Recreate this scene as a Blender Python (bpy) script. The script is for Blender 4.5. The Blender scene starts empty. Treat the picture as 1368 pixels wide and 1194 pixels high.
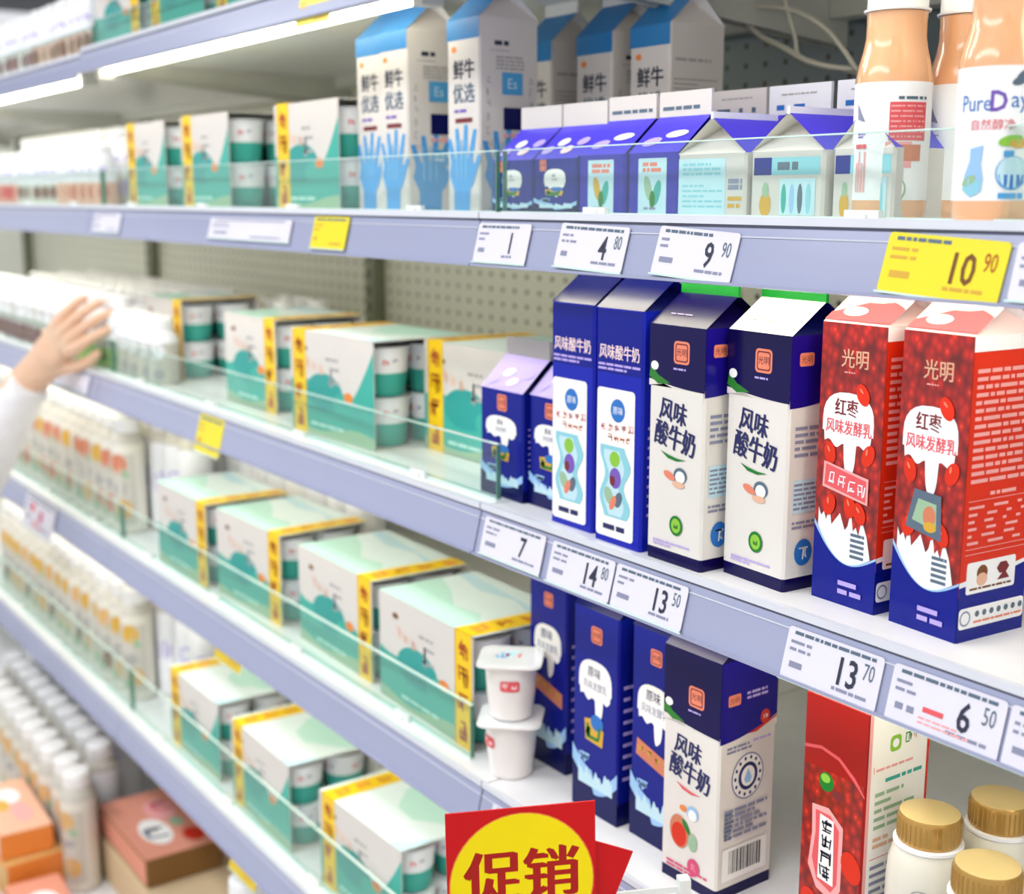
import bpy, math, random
from mathutils import Vector, Matrix
PI = math.pi
SC = bpy.context.scene
COL = SC.collection
EYE = 1.55                      # camera height; shelf heights below are absolute

# ---------------------------------------------------------------- camera, world, light, exposure
cam = bpy.data.cameras.new('camera'); co = bpy.data.objects.new('camera', cam); COL.objects.link(co)
R3 = Matrix(((0.57246, -0.15416, 0.80531), (0.81993, 0.10763, -0.56225), (0.0, 0.98217, 0.18801)))
co.matrix_world = Matrix.Translation((0, 0, EYE)) @ R3.to_4x4()
cam.sensor_width = 36; cam.lens = 46.05; cam.clip_start = .02; cam.clip_end = 60
cam.dof.use_dof = True; cam.dof.focus_distance = 1.06; cam.dof.aperture_fstop = 4.8
SC.camera = co
w = bpy.data.worlds.new('world'); SC.world = w; w.use_nodes = True
w.node_tree.nodes['Background'].inputs[0].default_value = (.93, .95, 1, 1)
w.node_tree.nodes['Background'].inputs[1].default_value = .75
SC.view_settings.view_transform = 'Standard'; SC.view_settings.look = 'None'
SC.view_settings.exposure = .2; SC.view_settings.gamma = 1; SC.view_settings.use_curve_mapping = False
def area(name, loc, sx, sy, power, col=(1, 1, 1), rot=(0, 0, 0)):
    l = bpy.data.lights.new(name, 'AREA'); l.shape = 'RECTANGLE'; l.size = sx; l.size_y = sy; l.energy = power; l.color = col
    o = bpy.data.objects.new(name, l); COL.objects.link(o); o.location = loc; o.rotation_euler = rot
    return o
for i, x in enumerate((-5.2, -3.4, -1.6, .2)):
    area('ceiling_lamp_light', (x, -.75, 3.2), 1.3, .5, 26, (.97, .98, 1))
area('aisle_lamp_light', (-1.8, -2.6, 3.2), 5, .6, 60, (.95, .97, 1))

# ---------------------------------------------------------------- materials
def lin(h):
    h = h.lstrip('#'); c = [int(h[i:i+2], 16)/255 for i in (0, 2, 4)]
    return tuple(((v+.055)/1.055)**2.4 if v > .04045 else v/12.92 for v in c) + (1,)
M = {}
def mat(name, hexa, rough=.45, metal=0, coat=0, var=.05, scale=25, emit=0, bump=0, sheen=0, trans=0, sss=0):
    m = bpy.data.materials.new(name); m.use_nodes = True; nt = m.node_tree; N = nt.nodes; b = N['Principled BSDF']
    c = lin(hexa)
    tc = N.new('ShaderNodeTexCoord'); nz = N.new('ShaderNodeTexNoise'); nz.inputs['Scale'].default_value = scale
    nt.links.new(tc.outputs['Object'], nz.inputs['Vector'])
    mx = N.new('ShaderNodeMix'); mx.data_type = 'RGBA'
    mx.inputs['A'].default_value = tuple(v*(1-var) for v in c[:3]) + (1,)
    mx.inputs['B'].default_value = tuple(min(1, v*(1+var)) for v in c[:3]) + (1,)
    nt.links.new(nz.outputs['Fac'], mx.inputs['Factor']); nt.links.new(mx.outputs['Result'], b.inputs['Base Color'])
    b.inputs['Roughness'].default_value = rough; b.inputs['Metallic'].default_value = metal
    b.inputs['Coat Weight'].default_value = coat; b.inputs['Coat Roughness'].default_value = .12
    if sheen: b.inputs['Sheen Weight'].default_value = sheen
    if sss: b.inputs['Subsurface Weight'].default_value = sss; b.inputs['Subsurface Scale'].default_value = .01
    if emit:
        b.inputs['Emission Color'].default_value = c; b.inputs['Emission Strength'].default_value = emit
    if bump:
        bp = N.new('ShaderNodeBump'); bp.inputs['Strength'].default_value = bump; bp.inputs['Distance'].default_value = .002
        nt.links.new(nz.outputs['Fac'], bp.inputs['Height']); nt.links.new(bp.outputs['Normal'], b.inputs['Normal'])
    M[name] = m; return m
mat('shelf_white', 'E9EBEE', .4, 0, .1)
mat('deck_white', 'F1F1F3', .35, 0, .2)
mat('rail_blue', 'A0A5C2', .38, 0, .35, .03, 8)
mat('rail_lip', 'DEE1EA', .3, 0, .4)
mat('rail_groove', '5D6178', .5)
mat('steel', 'A9ABA6', .35, .6)
mat('post_olive', '868873', .5, .2)
mat('tube_glow', 'FFF7DC', .4, emit=11)
mat('lamp_holder', 'C9CAC2', .4)
mat('floor_tile', 'CFCBC2', .25, 0, .3, .06, 3)
mat('ceiling_dark', '55585C', .8)
mat('plinth_grey', 'B9BAB8', .5)
mat('glass_edge', '5E8F7C', .1, 0, .5)
mat('glass_edge_light', 'D5EDE4', .1, 0, .6)
mat('clip', 'EDF1EE', .3, 0, .5)
# inks and papers
for n, h, r in [('cream', 'E6E1DA', .38), ('white', 'F6F6F8', .38), ('offwhite', 'D9D3CE', .4), ('violet', '1B0F84', .25), ('navy', '0A1052', .25),
                ('darkviolet', '110948', .25), ('blue', '1523AC', .25), ('cblue', '0E1B88', .25), ('ink', '25285F', .4), ('inkgrey', '8C8FA8', .5), ('inkdark', '33364A', .5),
                ('green', '117A28', .35), ('leaf', '2E7D2C', .4), ('salmon', 'E8866A', .4), ('pink', 'F2A9A8', .4), ('magenta', 'D94A7A', .4),
                ('red', 'DB2E12', .28), ('deepred', 'A3110C', .28), ('lid_pink', 'F7DAD9', .35), ('rose', 'E45C62', .35), ('orange', 'EB8A3C', .4),
                ('gold', 'D8A93A', .4), ('yellow', 'FFE400', .35), ('tapeyellow', 'F7CC10', .3), ('tapered', 'B04A12', .4), ('lightblue', '9CC7EE', .4),
                ('skyblue', '4FA3DB', .4), ('midblue', '2C74C4', .4), ('aqua', '8FD0DC', .4), ('teal', '3FAE9F', .38), ('tealdark', '2E9C96', .35), ('mint', 'BFE8DC', .35),
                ('milk', 'F3F4F8', .4), ('black', '1B1C22', .5), ('signred', 'D20812', .35), ('signink', 'B01812', .4), ('tagwhite', 'E4E1EC', .35),
                ('tagyellow', 'EEDD28', .35), ('taggold', 'E2C22C', .4), ('purple', '7A59B8', .4), ('lilac', 'B9A7E8', .35), ('sage', '9DBE9C', .4), ('slate', '5C6E80', .4),
                ('roofblue', '2B7DBE', .3), ('rooflilac', '4B3ED6', .3), ('brown', '7B4A22', .6), ('cardboard', 'D9C19A', .7), ('kraft', '8A6233', .7), ('coral', 'E69C84', .5),
                ('limegreen', '8DC63F', .4), ('maroon', '7A2A2E', .4), ('inside', '2B3230', .7), ('creamlight', 'FAF8F2', .4), ('cyanpale', 'C4E4EE', .4), ('peachink', 'E9B79B', .4),
                ('drinkbody', 'CBC7BC', .4), ('pulp', 'E4E0D4', .4), ('fruit', 'DDB070', .45), ('fruitred', 'D2805E', .45), ('greyink', 'A9A6A6', .5), ('glove', '4A9FDE', .4), ('glovelight', '7FC4EC', .4), ('toppale', 'E2F1F2', .35), ('grapeblue', '2A1FA6', .35)]:
    dk = n in ('violet', 'navy', 'darkviolet', 'cblue', 'blue', 'rooflilac')
    mat(n, h, .2 if dk else max(r, .36), 0, 0 if dk else .03, .03).node_tree.nodes['Principled BSDF'].inputs['Specular IOR Level'].default_value = .22 if dk else .3
mat('yogurt_peach', 'EFB587', .15, 0, 1, .04, 12, sss=.15)
mat('cap_white', 'F7F7F7', .35, 0, .3)
mat('cap_gold', 'B9904A', .28, .55, .3, .06, 60)
mat('cap_goldtop', 'E6CB8B', .3, .4, .3)
mat('bottle_cream', 'DEDACD', .25, 0, .6, .02)
mat('cup_white', 'F3EEEA', .25, 0, .5, .02)
mat('lid_foil', 'F1F4F6', .2, .1, .5, .06, 40, bump=.3)
mat('skin', 'E8BFA2', .5, 0, 0, .06, 60, sss=.2)
mat('sleeve_wool', 'F4F1F4', .9, 0, 0, .05, 300, bump=1, sheen=.6)
mat('far_grey', '3F4144', .8)
mat('cable', 'CFCBBA', .5, 0, .2)

def glass_mat():
    m = bpy.data.materials.new('glass'); m.use_nodes = True; nt = m.node_tree; N = nt.nodes; N.remove(N['Principled BSDF'])
    out = N['Material Output']; tr = N.new('ShaderNodeBsdfTransparent'); tr.inputs[0].default_value = (.95, .985, .97, 1)
    gl = N.new('ShaderNodeBsdfGlossy'); gl.inputs['Roughness'].default_value = .03
    df = N.new('ShaderNodeBsdfDiffuse'); df.inputs[0].default_value = (.72, .88, .82, 1)
    lw = N.new('ShaderNodeLayerWeight'); lw.inputs['Blend'].default_value = .25
    fr = N.new('ShaderNodeMapRange'); fr.inputs['To Min'].default_value = .006; fr.inputs['To Max'].default_value = .16; nt.links.new(lw.outputs['Facing'], fr.inputs['Value'])
    nz = N.new('ShaderNodeTexNoise'); nz.inputs['Scale'].default_value = 9
    mr = N.new('ShaderNodeMapRange'); mr.inputs['To Min'].default_value = .012; mr.inputs['To Max'].default_value = .045
    nt.links.new(nz.outputs['Fac'], mr.inputs['Value'])
    m1 = N.new('ShaderNodeMixShader'); m2 = N.new('ShaderNodeMixShader')
    nt.links.new(mr.outputs[0], m1.inputs[0]); nt.links.new(tr.outputs[0], m1.inputs[1]); nt.links.new(df.outputs[0], m1.inputs[2])
    nt.links.new(fr.outputs[0], m2.inputs[0]); nt.links.new(m1.outputs[0], m2.inputs[1]); nt.links.new(gl.outputs[0], m2.inputs[2])
    nt.links.new(m2.outputs[0], out.inputs[0]); M['glass'] = m
glass_mat()

def peg_mat(name, col):           # painted steel back panel with a grid of punched holes
    m = mat(name, col, .45, .1, 0, .04, 4); nt = m.node_tree; N = nt.nodes; b = N['Principled BSDF']
    tc = N.new('ShaderNodeTexCoord'); sp = N.new('ShaderNodeSeparateXYZ'); nt.links.new(tc.outputs['Object'], sp.inputs[0])
    def ax(out, pitch):
        a = N.new('ShaderNodeMath'); a.operation = 'DIVIDE'; nt.links.new(out, a.inputs[0]); a.inputs[1].default_value = pitch
        f = N.new('ShaderNodeMath'); f.operation = 'FRACT'; nt.links.new(a.outputs[0], f.inputs[0])
        s = N.new('ShaderNodeMath'); s.operation = 'SUBTRACT'; nt.links.new(f.outputs[0], s.inputs[0]); s.inputs[1].default_value = .5
        p = N.new('ShaderNodeMath'); p.operation = 'MULTIPLY'; nt.links.new(s.outputs[0], p.inputs[0]); p.inputs[1].default_value = pitch
        return p.outputs[0]
    x = ax(sp.outputs['X'], .036); z = ax(sp.outputs['Z'], .0255)
    cb = N.new('ShaderNodeCombineXYZ'); nt.links.new(x, cb.inputs[0]); nt.links.new(z, cb.inputs[1])
    ln = N.new('ShaderNodeVectorMath'); ln.operation = 'LENGTH'; nt.links.new(cb.outputs[0], ln.inputs[0])
    lt = N.new('ShaderNodeMath'); lt.operation = 'LESS_THAN'; nt.links.new(ln.outputs['Value'], lt.inputs[0]); lt.inputs[1].default_value = .0042
    old = b.inputs['Base Color'].links[0].from_socket
    mx = N.new('ShaderNodeMix'); mx.data_type = 'RGBA'; mx.inputs['B'].default_value = lin('4E5048')
    nt.links.new(lt.outputs[0], mx.inputs['Factor']); nt.links.new(old, mx.inputs['A']); nt.links.new(mx.outputs['Result'], b.inputs['Base Color'])
peg_mat('peg_panel', 'D8D9C8'); peg_mat('peg_panel_shaded', '7E8A92')  # second copy is the same panel, with the right end's dimness put into its colour

def date_mat():                   # printed jujubes: red cells with small glints
    m = mat('date_print', 'C21A10', .28, 0, .3); nt = m.node_tree; N = nt.nodes; b = N['Principled BSDF']
    tc = N.new('ShaderNodeTexCoord'); mp = N.new('ShaderNodeMapping'); mp.inputs['Scale'].default_value = (30, 30, 22)
    v = N.new('ShaderNodeTexVoronoi'); v.inputs['Randomness'].default_value = .9
    nt.links.new(tc.outputs['Object'], mp.inputs[0]); nt.links.new(mp.outputs[0], v.inputs['Vector'])
    r = N.new('ShaderNodeValToRGB'); e = r.color_ramp.elements
    e[0].position = 0; e[0].color = lin('F08A5A'); e[1].position = .85; e[1].color = lin('6A0C08')
    for p, c in ((.08, 'D83014'), (.26, 'B81A0B'), (.50, '96110A')):
        k = e.new(p); k.color = lin(c)
    nt.links.new(v.outputs['Distance'], r.inputs[0]); nt.links.new(r.outputs[0], b.inputs['Base Color'])
date_mat()

# ---------------------------------------------------------------- mesh builder
class MB:
    def __init__(s): s.v = []; s.f = []; s.m = []
    def poly(s, pts, m):
        i = len(s.v); s.v += [tuple(p) for p in pts]; s.f.append(tuple(range(i, i+len(pts)))); s.m.append(m)
    def mesh(s, vs, fs, m):
        i = len(s.v); s.v += [tuple(p) for p in vs]
        for f in fs: s.f.append(tuple(i+k for k in f)); s.m.append(m)
    def box(s, x0, x1, y0, y1, z0, z1, m):
        p = [(x, y, z) for z in (z0, z1) for y in (y0, y1) for x in (x0, x1)]
        s.mesh(p, [(0, 2, 3, 1), (4, 5, 7, 6), (0, 1, 5, 4), (2, 6, 7, 3), (0, 4, 6, 2), (1, 3, 7, 5)], m)
    def lathe(s, prof, seg, cx=0, cy=0):          # prof: list of (r, z, material of the band above)
        rings = []
        for r, z, _ in prof:
            i = len(s.v)
            for k in range(seg):
                a = 2*PI*k/seg; s.v.append((cx+r*math.cos(a), cy+r*math.sin(a), z))
            rings.append(i)
        for j in range(len(prof)-1):
            a, b = rings[j], rings[j+1]
            for k in range(seg):
                q = (k+1) % seg; s.f.append((a+k, a+q, b+q, b+k)); s.m.append(prof[j][2])
        s.f.append(tuple(rings[0]+k for k in reversed(range(seg)))); s.m.append(prof[0][2])
        s.f.append(tuple(rings[-1]+k for k in range(seg))); s.m.append(prof[-1][2])
    def ring(s, secs, m, caps=True):               # loft through same-sized sections
        i0 = len(s.v); n = len(secs[0])
        for sec in secs: s.v += [tuple(p) for p in sec]
        for j in range(len(secs)-1):
            for k in range(n):
                q = (k+1) % n; s.f.append((i0+j*n+k, i0+j*n+q, i0+(j+1)*n+q, i0+(j+1)*n+k)); s.m.append(m if isinstance(m, str) else m[j])
        if caps:
            s.f.append(tuple(i0+k for k in reversed(range(n)))); s.m.append(m if isinstance(m, str) else m[0])
            s.f.append(tuple(i0+(len(secs)-1)*n+k for k in range(n))); s.m.append(m if isinstance(m, str) else m[-1])
    def build(s, name, parent=None, smooth=False, loc=None):
        me = bpy.data.meshes.new(name); me.from_pydata(s.v, [], s.f)
        names = []
        for x in s.m:
            if x not in names: names.append(x)
        for n in names: me.materials.append(M[n])
        idx = {n: i for i, n in enumerate(names)}
        me.polygons.foreach_set('material_index', [idx[x] for x in s.m])
        if smooth:
            me.polygons.foreach_set('use_smooth', [True]*len(me.polygons))
            try: me.set_sharp_from_angle(angle=.6)
            except Exception: pass
        me.update()
        o = bpy.data.objects.new(name, me); COL.objects.link(o)
        if parent: o.parent = parent
        if loc: o.location = loc
        return o
def empty(name, loc=(0, 0, 0), rz=0):
    o = bpy.data.objects.new(name, None); COL.objects.link(o); o.location = loc; o.rotation_euler = (0, 0, rz); o.empty_display_size = .02
    return o
def tag(o, label, cat, group=None):
    o['label'] = label; o['category'] = cat
    if group: o['group'] = group
    return o
def struct(o, label=None, cat=None):
    o['kind'] = 'structure'
    if label: o['label'] = label
    if cat: o['category'] = cat
    return o
def copy_tree(o, parent=None):
    c = o.copy(); COL.objects.link(c)
    if parent: c.parent = parent
    for ch in o.children: copy_tree(ch, c)
    return c

# lettering: glyph outlines filled once and cached
_g = {}
def glyph(t, bold=0):
    k = (t, bold)
    if k not in _g:
        c = bpy.data.curves.new('t', 'FONT'); c.body = t; c.offset = bold; c.resolution_u = 2; c.align_x = 'CENTER'; c.space_line = 1.0
        o = bpy.data.objects.new('t', c); COL.objects.link(o)
        dg = bpy.context.evaluated_depsgraph_get(); ev = o.evaluated_get(dg); me = ev.to_mesh()
        vs = [(q.co.x, q.co.y) for q in me.vertices]; fs = [tuple(p.vertices) for p in me.polygons]
        ev.to_mesh_clear(); bpy.data.objects.remove(o); bpy.data.curves.remove(c)
        if vs:
            cx = (min(a for a, b in vs)+max(a for a, b in vs))/2; cy = (min(b for a, b in vs)+max(b for a, b in vs))/2
            hh = max(b for a, b in vs)-min(b for a, b in vs)
            vs = [((a-cx)/hh, (b-cy)/hh) for a, b in vs]
        _g[k] = (vs, fs)
    return _g[k]

class Dec:                         # flat print laid on a face; fn(a, b, h) gives the point at print height h
    def __init__(s, mb, fn, cyl=0): s.mb = mb; s.fn = fn; s.h = 0; s.cyl = cyl
    def up(s): s.h += .00003; return s.h
    def poly(s, pts, m): s.add(pts, m, s.up())
    def add(s, pts, m, h):
        if not s.cyl: s.mb.poly([s.fn(a, b, h) for a, b in pts], m); return
        lo, hi = min(a for a, b in pts), max(a for a, b in pts); n = max(1, int((hi-lo)/s.cyl+.999))   # bend round the body: cut into strips
        for k in range(n):
            q = pts
            for lim, sg in ((lo+(hi-lo)*k/n, 1), (lo+(hi-lo)*(k+1)/n, -1)):
                o = []
                for i in range(len(q)):
                    A, B = q[i-1], q[i]; da, db = sg*(A[0]-lim), sg*(B[0]-lim)
                    if (da >= 0) != (db >= 0): t = da/(da-db); o.append((lim, A[1]+(B[1]-A[1])*t))
                    if db >= 0: o.append(B)
                q = o
                if len(q) < 3: break
            if len(q) >= 3: s.mb.poly([s.fn(a, b, h) for a, b in q], m)
    def rect(s, a0, b0, a1, b1, m, r=0):
        if r:
            p = []
            for cx, cy, t in ((a1-r, b0+r, -90), (a1-r, b1-r, 0), (a0+r, b1-r, 90), (a0+r, b0+r, 180)):
                for k in range(4): q = math.radians(t+30*k); p.append((cx+r*math.cos(q), cy+r*math.sin(q)))
        else: p = [(a0, b0), (a1, b0), (a1, b1), (a0, b1)]
        s.poly(p, m)
    def ell(s, a, b, ra, rb, m, n=18, rot=0):
        s.poly([(a+ra*math.cos(t)*math.cos(rot)-rb*math.sin(t)*math.sin(rot), b+ra*math.cos(t)*math.sin(rot)+rb*math.sin(t)*math.cos(rot)) for t in (2*PI*k/n for k in range(n))], m)
    def text(s, t, a, b, hgt, m, sx=1, rot=0, bold=0):
        vs, fs = glyph(t, bold); h = s.up(); c, d = math.cos(rot), math.sin(rot)
        s.mb.mesh([s.fn(a+(x*sx*c-y*d)*hgt, b+(x*sx*d+y*c)*hgt, h) for x, y in vs], fs, m)
    def btext(s, t, a, b, hgt, m, sx=1, rot=0, w=.03):      # heavy lettering: the outline struck three times
        for u, v in ((-w, w*.4), (w, -w*.4), (0, 0)): s.text(t, a+u*hgt, b+v*hgt, hgt, m, sx, rot)
    def lines(s, a0, b0, a1, b1, rows, m, seed=1, fill=.55, gap=.35):     # rows of print too small to read
        rnd = random.Random(seed); h = s.up(); dy = (b1-b0)/rows
        for r in range(rows):
            y = b1-(r+1)*dy; a = a0
            end = a0+(a1-a0)*(1 if rnd.random() > .25 else rnd.uniform(.5, .9))
            while a < end-dy*.4:
                wd = min(dy*rnd.uniform(.7, 3.2), end-a)
                s.add([(a, y+dy*(1-fill)/2), (a+wd, y+dy*(1-fill)/2), (a+wd, y+dy*(1+fill)/2), (a, y+dy*(1+fill)/2)], m, h)
                a += wd+dy*gap
    def strokes(s, a, b, w_, h_, m, seed=1, n=6):                         # a blurred character: a knot of strokes
        rnd = random.Random(seed); z = s.up(); t = w_*.13
        for k in range(n):
            if rnd.random() < .5:
                y = b+h_*rnd.uniform(-.45, .45); x0 = a-w_*rnd.uniform(.2, .5); x1 = a+w_*rnd.uniform(.15, .5)
                q = [(x0, y-t/2), (x1, y-t/2), (x1, y+t/2), (x0, y+t/2)]
            else:
                x = a+w_*rnd.uniform(-.45, .45); y0 = b-h_*rnd.uniform(.2, .5); y1 = b+h_*rnd.uniform(.15, .5); sl = w_*rnd.uniform(-.15, .15)
                q = [(x-t/2, y0), (x+t/2, y0), (x+t/2+sl, y1), (x-t/2+sl, y1)]
            s.add(q, m, z)
    def wave(s, a0, a1, b0, f, m, n=16):           # area between b0 and the curve f(a)
        s.poly([(a0, b0), (a1, b0)]+[(a1+(a0-a1)*k/n, f(a1+(a0-a1)*k/n)) for k in range(n+1)], m)
    def blob(s, a, b, w_, h_, m, drip=-.1, dl=.55):  # round top, ragged foot with one long drip
        p = []
        for k in range(13):
            t = PI*k/12; p.append((a+w_/2*math.copysign(abs(math.cos(t))**.75, math.cos(t)), b+h_*.5*math.sin(t)**.8))
        n = 60
        for k in range(n+1):
            u = -1+2*k/n; y = b-h_*.34-h_*.045*math.sin(u*11)-h_*.10*(1-u*u)
            e = (u-drip)/.24
            if abs(e) < 1: y -= h_*dl*(1-e**4)**.5
            if abs(u) > .93: y = b-h_*.2
            p.append((a+u*w_/2, y))
        s.poly(p, m)

# ---------------------------------------------------------------- gable top cartons
class Carton:
    def __init__(s, W, D, H, bands, roof, fin, R=.026, F=.012, name='milk_carton'):
        s.W, s.D, s.H, s.R = W, D, H, R
        s.root = empty(name); c = .0022
        def sec(z, b=0):
            x, y = W/2+b, D/2+b
            return [(-x+c, -y, z), (x-c, -y, z), (x, -y+c, z), (x, y-c, z), (x-c, y, z), (-x+c, y, z), (-x, y-c, z), (-x, -y+c, z)]
        s.mb = MB(); zs = [b[0] for b in bands]+[H]
        s.mb.ring([sec(z) for z in zs], [b[1] for b in bands]+[bands[-1][1]][:0])
        s.front = Dec(s.mb, lambda a, b, h: (a, -D/2-.0002-h, b))
        s.right = Dec(s.mb, lambda a, b, h: (W/2+.0002+h, a, b))
        r = MB(); x, y, k = W/2, D/2, .024
        L = math.hypot(D/2, R)
        if isinstance(roof, str): roof = (roof, roof, roof)
        r.poly([(-x, -y, H), (x, -y, H), (x, -.001, H+R), (-x, -.001, H+R)], roof[0])
        r.poly([(x, y, H), (-x, y, H), (-x, .001, H+R), (x, .001, H+R)], roof[0])
        for sg in (-1, 1):
            A, B, C_, T = (sg*x, -y, H), (sg*x, y, H), (sg*(x-k), 0, H+R*.92), (sg*x, 0, H+R)
            r.poly([A, B, C_] if sg > 0 else [B, A, C_], roof[1])
            r.poly([A, C_, T] if sg > 0 else [C_, A, T], roof[2]); r.poly([C_, B, T] if sg > 0 else [B, C_, T], roof[2])
        s.r = r; s.roof = Dec(r, lambda a, b, h: (a, -D/2+b*(D/2/L)-h-.0002, H+b*(R/L)+h+.0009))
        f = MB(); f.box(-x, x, -.0016, .0016, H+R-.001, H+R+F, fin); s.f = f
        s.fin = Dec(f, lambda a, b, h: (a, -.0016-.0002-h, H+R+b))
    def done(s, x0, y0, z, label, group, cat='carton', rz=0):      # x0, y0: front left foot
        s.mb.build('body', s.root); s.r.build('gable_top', s.root); s.f.build('top_fin', s.root)
        c = Vector((s.W/2, s.D/2, 0)); c.rotate(Matrix.Rotation(rz, 3, 'Z'))
        s.root.location = (x0+c.x, y0+c.y, z); s.root.rotation_euler.z = rz
        tag(s.root, label, cat, group); return s.root
Z0, Z1, Z2, Z3, Z4, ZD = EYE+.245, EYE-.019, EYE-.323, EYE-.640, EYE-.985, .15

# ================================================================ STRUCTURE
b = MB(); b.box(-14, 3, -4, 7, -.05, 0, 'floor_tile'); struct(b.build('floor'))
b = MB(); b.box(-14, 3, -4, 7, 3.35, 3.4, 'ceiling_dark'); struct(b.build('ceiling'))
b = MB(); b.box(-14, 3, 6.9, 7, 0, 3.35, 'far_grey'); struct(b.build('wall_far'))
b = MB(); b.box(-8, 3, 1.32, 1.36, 0, EYE+.47, 'steel'); struct(b.build('wall_back'))
wall = bpy.data.objects['wall_back']
SEC = (-6.21, -4.94, -3.67, -2.40, -1.13, .14)          # section joints
for i in range(5):                                       # perforated steel panels, one per height and section
    for z0_, z1_ in ((ZD, Z4-.02), (Z4-.02, Z3-.02), (Z3-.02, Z2-.02), (Z2-.02, Z1-.02), (Z1-.02, Z0-.02), (Z0-.02, EYE+.46)):
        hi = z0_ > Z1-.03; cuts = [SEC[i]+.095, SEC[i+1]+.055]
        if i == 3 and hi: cuts.insert(1, -1.62)  # added split where the shaded panel colour begins
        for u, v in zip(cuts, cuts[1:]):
            b = MB(); b.box(u, v-.002, 1.30, 1.318, z0_+.002, z1_-.002, 'peg_panel_shaded' if hi and u > -1.7 else 'peg_panel'); b.build('panel', wall)
for x in SEC[:5]:
    b = MB(); xx = x+.075
    b.box(xx-.018, xx+.018, 1.275, 1.3, ZD, EYE+.46, 'post_olive')
    for k in range(54):
        z = ZD+.05+k*.033
        b.box(xx-.004, xx+.004, 1.2735, 1.2745, z, z+.018, 'black')
    o = b.build('slotted_post'); tag(o, 'slotted grey post on the back panel, %s' % {-6.21: 'farthest down the aisle', -4.94: 'second farthest down the aisle', -3.67: 'behind the bottle rows', -2.40: 'above the middle multipacks', -1.13: 'behind the tall cartons'}[x], 'post', 'slotted posts behind the shelves')
b = MB(); b.box(-6.21, .14, .56, 1.3, 0, ZD-.03, 'plinth_grey'); b.box(-6.21, .14, .52, 1.3, ZD-.03, ZD, 'deck_white'); b.box(-6.21, .14, .515, .53, ZD-.04, ZD+.02, 'rail_lip')
tag(b.build('base_deck'), 'low white base deck under the bottom shelf', 'shelf')

# ---------------------------------------------------------------- shelves
words = {0: 'top', 1: 'second', 2: 'third', 3: 'fourth', 4: 'lowest'}
secw = {1: 'far left end', 2: 'left part', 3: 'middle', 4: 'right end'}
def shelf(level, i, z, glass_h, gl=None, gr=None, tube=False, depth=.52, te=.055):
    x0, x1 = SEC[i]+.0015, SEC[i+1]-.0015
    t = empty('shelf', (0, 0, z))
    b = MB(); b.box(x0, x1, .752, .752+depth, -.022, 0, 'deck_white')
    b.build('deck', t)
    b = MB()      # price rail: lip, groove and a face leaning out at the foot
    def prof(pts, m):
        b.ring([[(x, y, zz) for y, zz in pts] for x in (x0, x1)], m)
    prof([(.752, .0035), (.752, -.003), (.7475, -.003), (.7475, .0035)], 'rail_lip')
    prof([(.752, -.003), (.752, -.0055), (.7495, -.0055), (.7495, -.003)], 'rail_groove')
    q = .82 if level == 0 else 1
    prof([(.753, -.0055), (.742, -.0495*q), (.739, -.0490*q), (.7498, -.0055)], 'rail_blue')
    prof([(.743, -.0485*q), (.743, -.0515*q), (.7355, -.0505*q), (.7355, -.0480*q), (.739, -.0485*q)], 'rail_blue')
    for zz in (-.012,):
        y = .7498+(zz+.0055)*(.0108/.0435)
        prof([(y, zz), (y, zz-.0009), (y-.0011, zz-.0009), (y-.0011, zz)], 'rail_lip')
    b.build('price_rail', t)
    if glass_h:
        g0 = max(x0+.004, gl) if gl else x0+.004; g1 = min(x1-.004, gr) if gr else x1-.004
        if g1 > g0+.05:
            g = MB(); g.box(g0, g1, .7735, .7775, .004, glass_h, 'glass'); go = g.build('glass_fence', t)
            e = MB(); e.box(g0, g1, .7733, .7777, glass_h, glass_h+.0012, 'glass_edge_light'); e.build('top_edge', go)
            for gx in (g0, g1-.0016):
                e = MB(); e.box(gx, gx+.0016, .773, .778, .003, glass_h, 'glass_edge'); e.build('side_edge', go)
            c = MB(); c.box(g0, g1, .7715, .7795, 0, .004, 'glass_edge_light'); c.build('glass_channel', go)
            n = 4
            for k in range(n):
                cx = g0+(g1-g0)*(k+.5)/n; c = MB(); c.box(cx-.016, cx+.016, .767, .7725, 0, .009, 'clip'); c.box(cx-.006, cx+.006, .764, .773, 0, .006, 'clip')
                c.build('clip', go)
    if level < 4 or True:
        for bx in (x0+.006, x1-.012):
            k = MB(); k.ring([[(bx, .80, -.022), (bx, .80, -.032), (bx, 1.274, -.075), (bx, 1.274, -.022)], [(bx+.005, .80, -.022), (bx+.005, .80, -.032), (bx+.005, 1.274, -.075), (bx+.005, 1.274, -.022)]], 'lamp_holder')
            k.build('bracket', t)
    k = MB(); k.box(x0+.012, x1-.012, 1.24, 1.27, -.045, -.022, 'lamp_holder'); k.build('rear_beam', t)
    if level in (2,) or True: pass
    tag(t, '%s white shelf board with blue grey price rail, %s' % (words[level], secw[i]), 'shelf')
    if tube:
        k = empty('shelf_lamp', (0, 0, z)); a0, a1 = x0+.055, x1-te
        h = MB(); h.box(a0-.02, a1+.02, .758, .794, -.0305, -.0225, 'lamp_holder')
        for q in (a0-.022, a1+.002): h.box(q, q+.02, .762, .790, -.050, -.0305, 'lamp_holder')
        h.build('lamp_holder', k)
        h = MB(); r = .0062; h.ring([[(x, .776+r*math.cos(2*PI*j/12), -.0395+r*math.sin(2*PI*j/12)) for j in range(12)] for x in (a0, a1)], 'tube_glow'); h.build('glowing_tube', k, True)
        tag(k, 'lit fluorescent tube under the %s shelf, %s' % (words[level], secw[i]), 'lamp')
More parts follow.
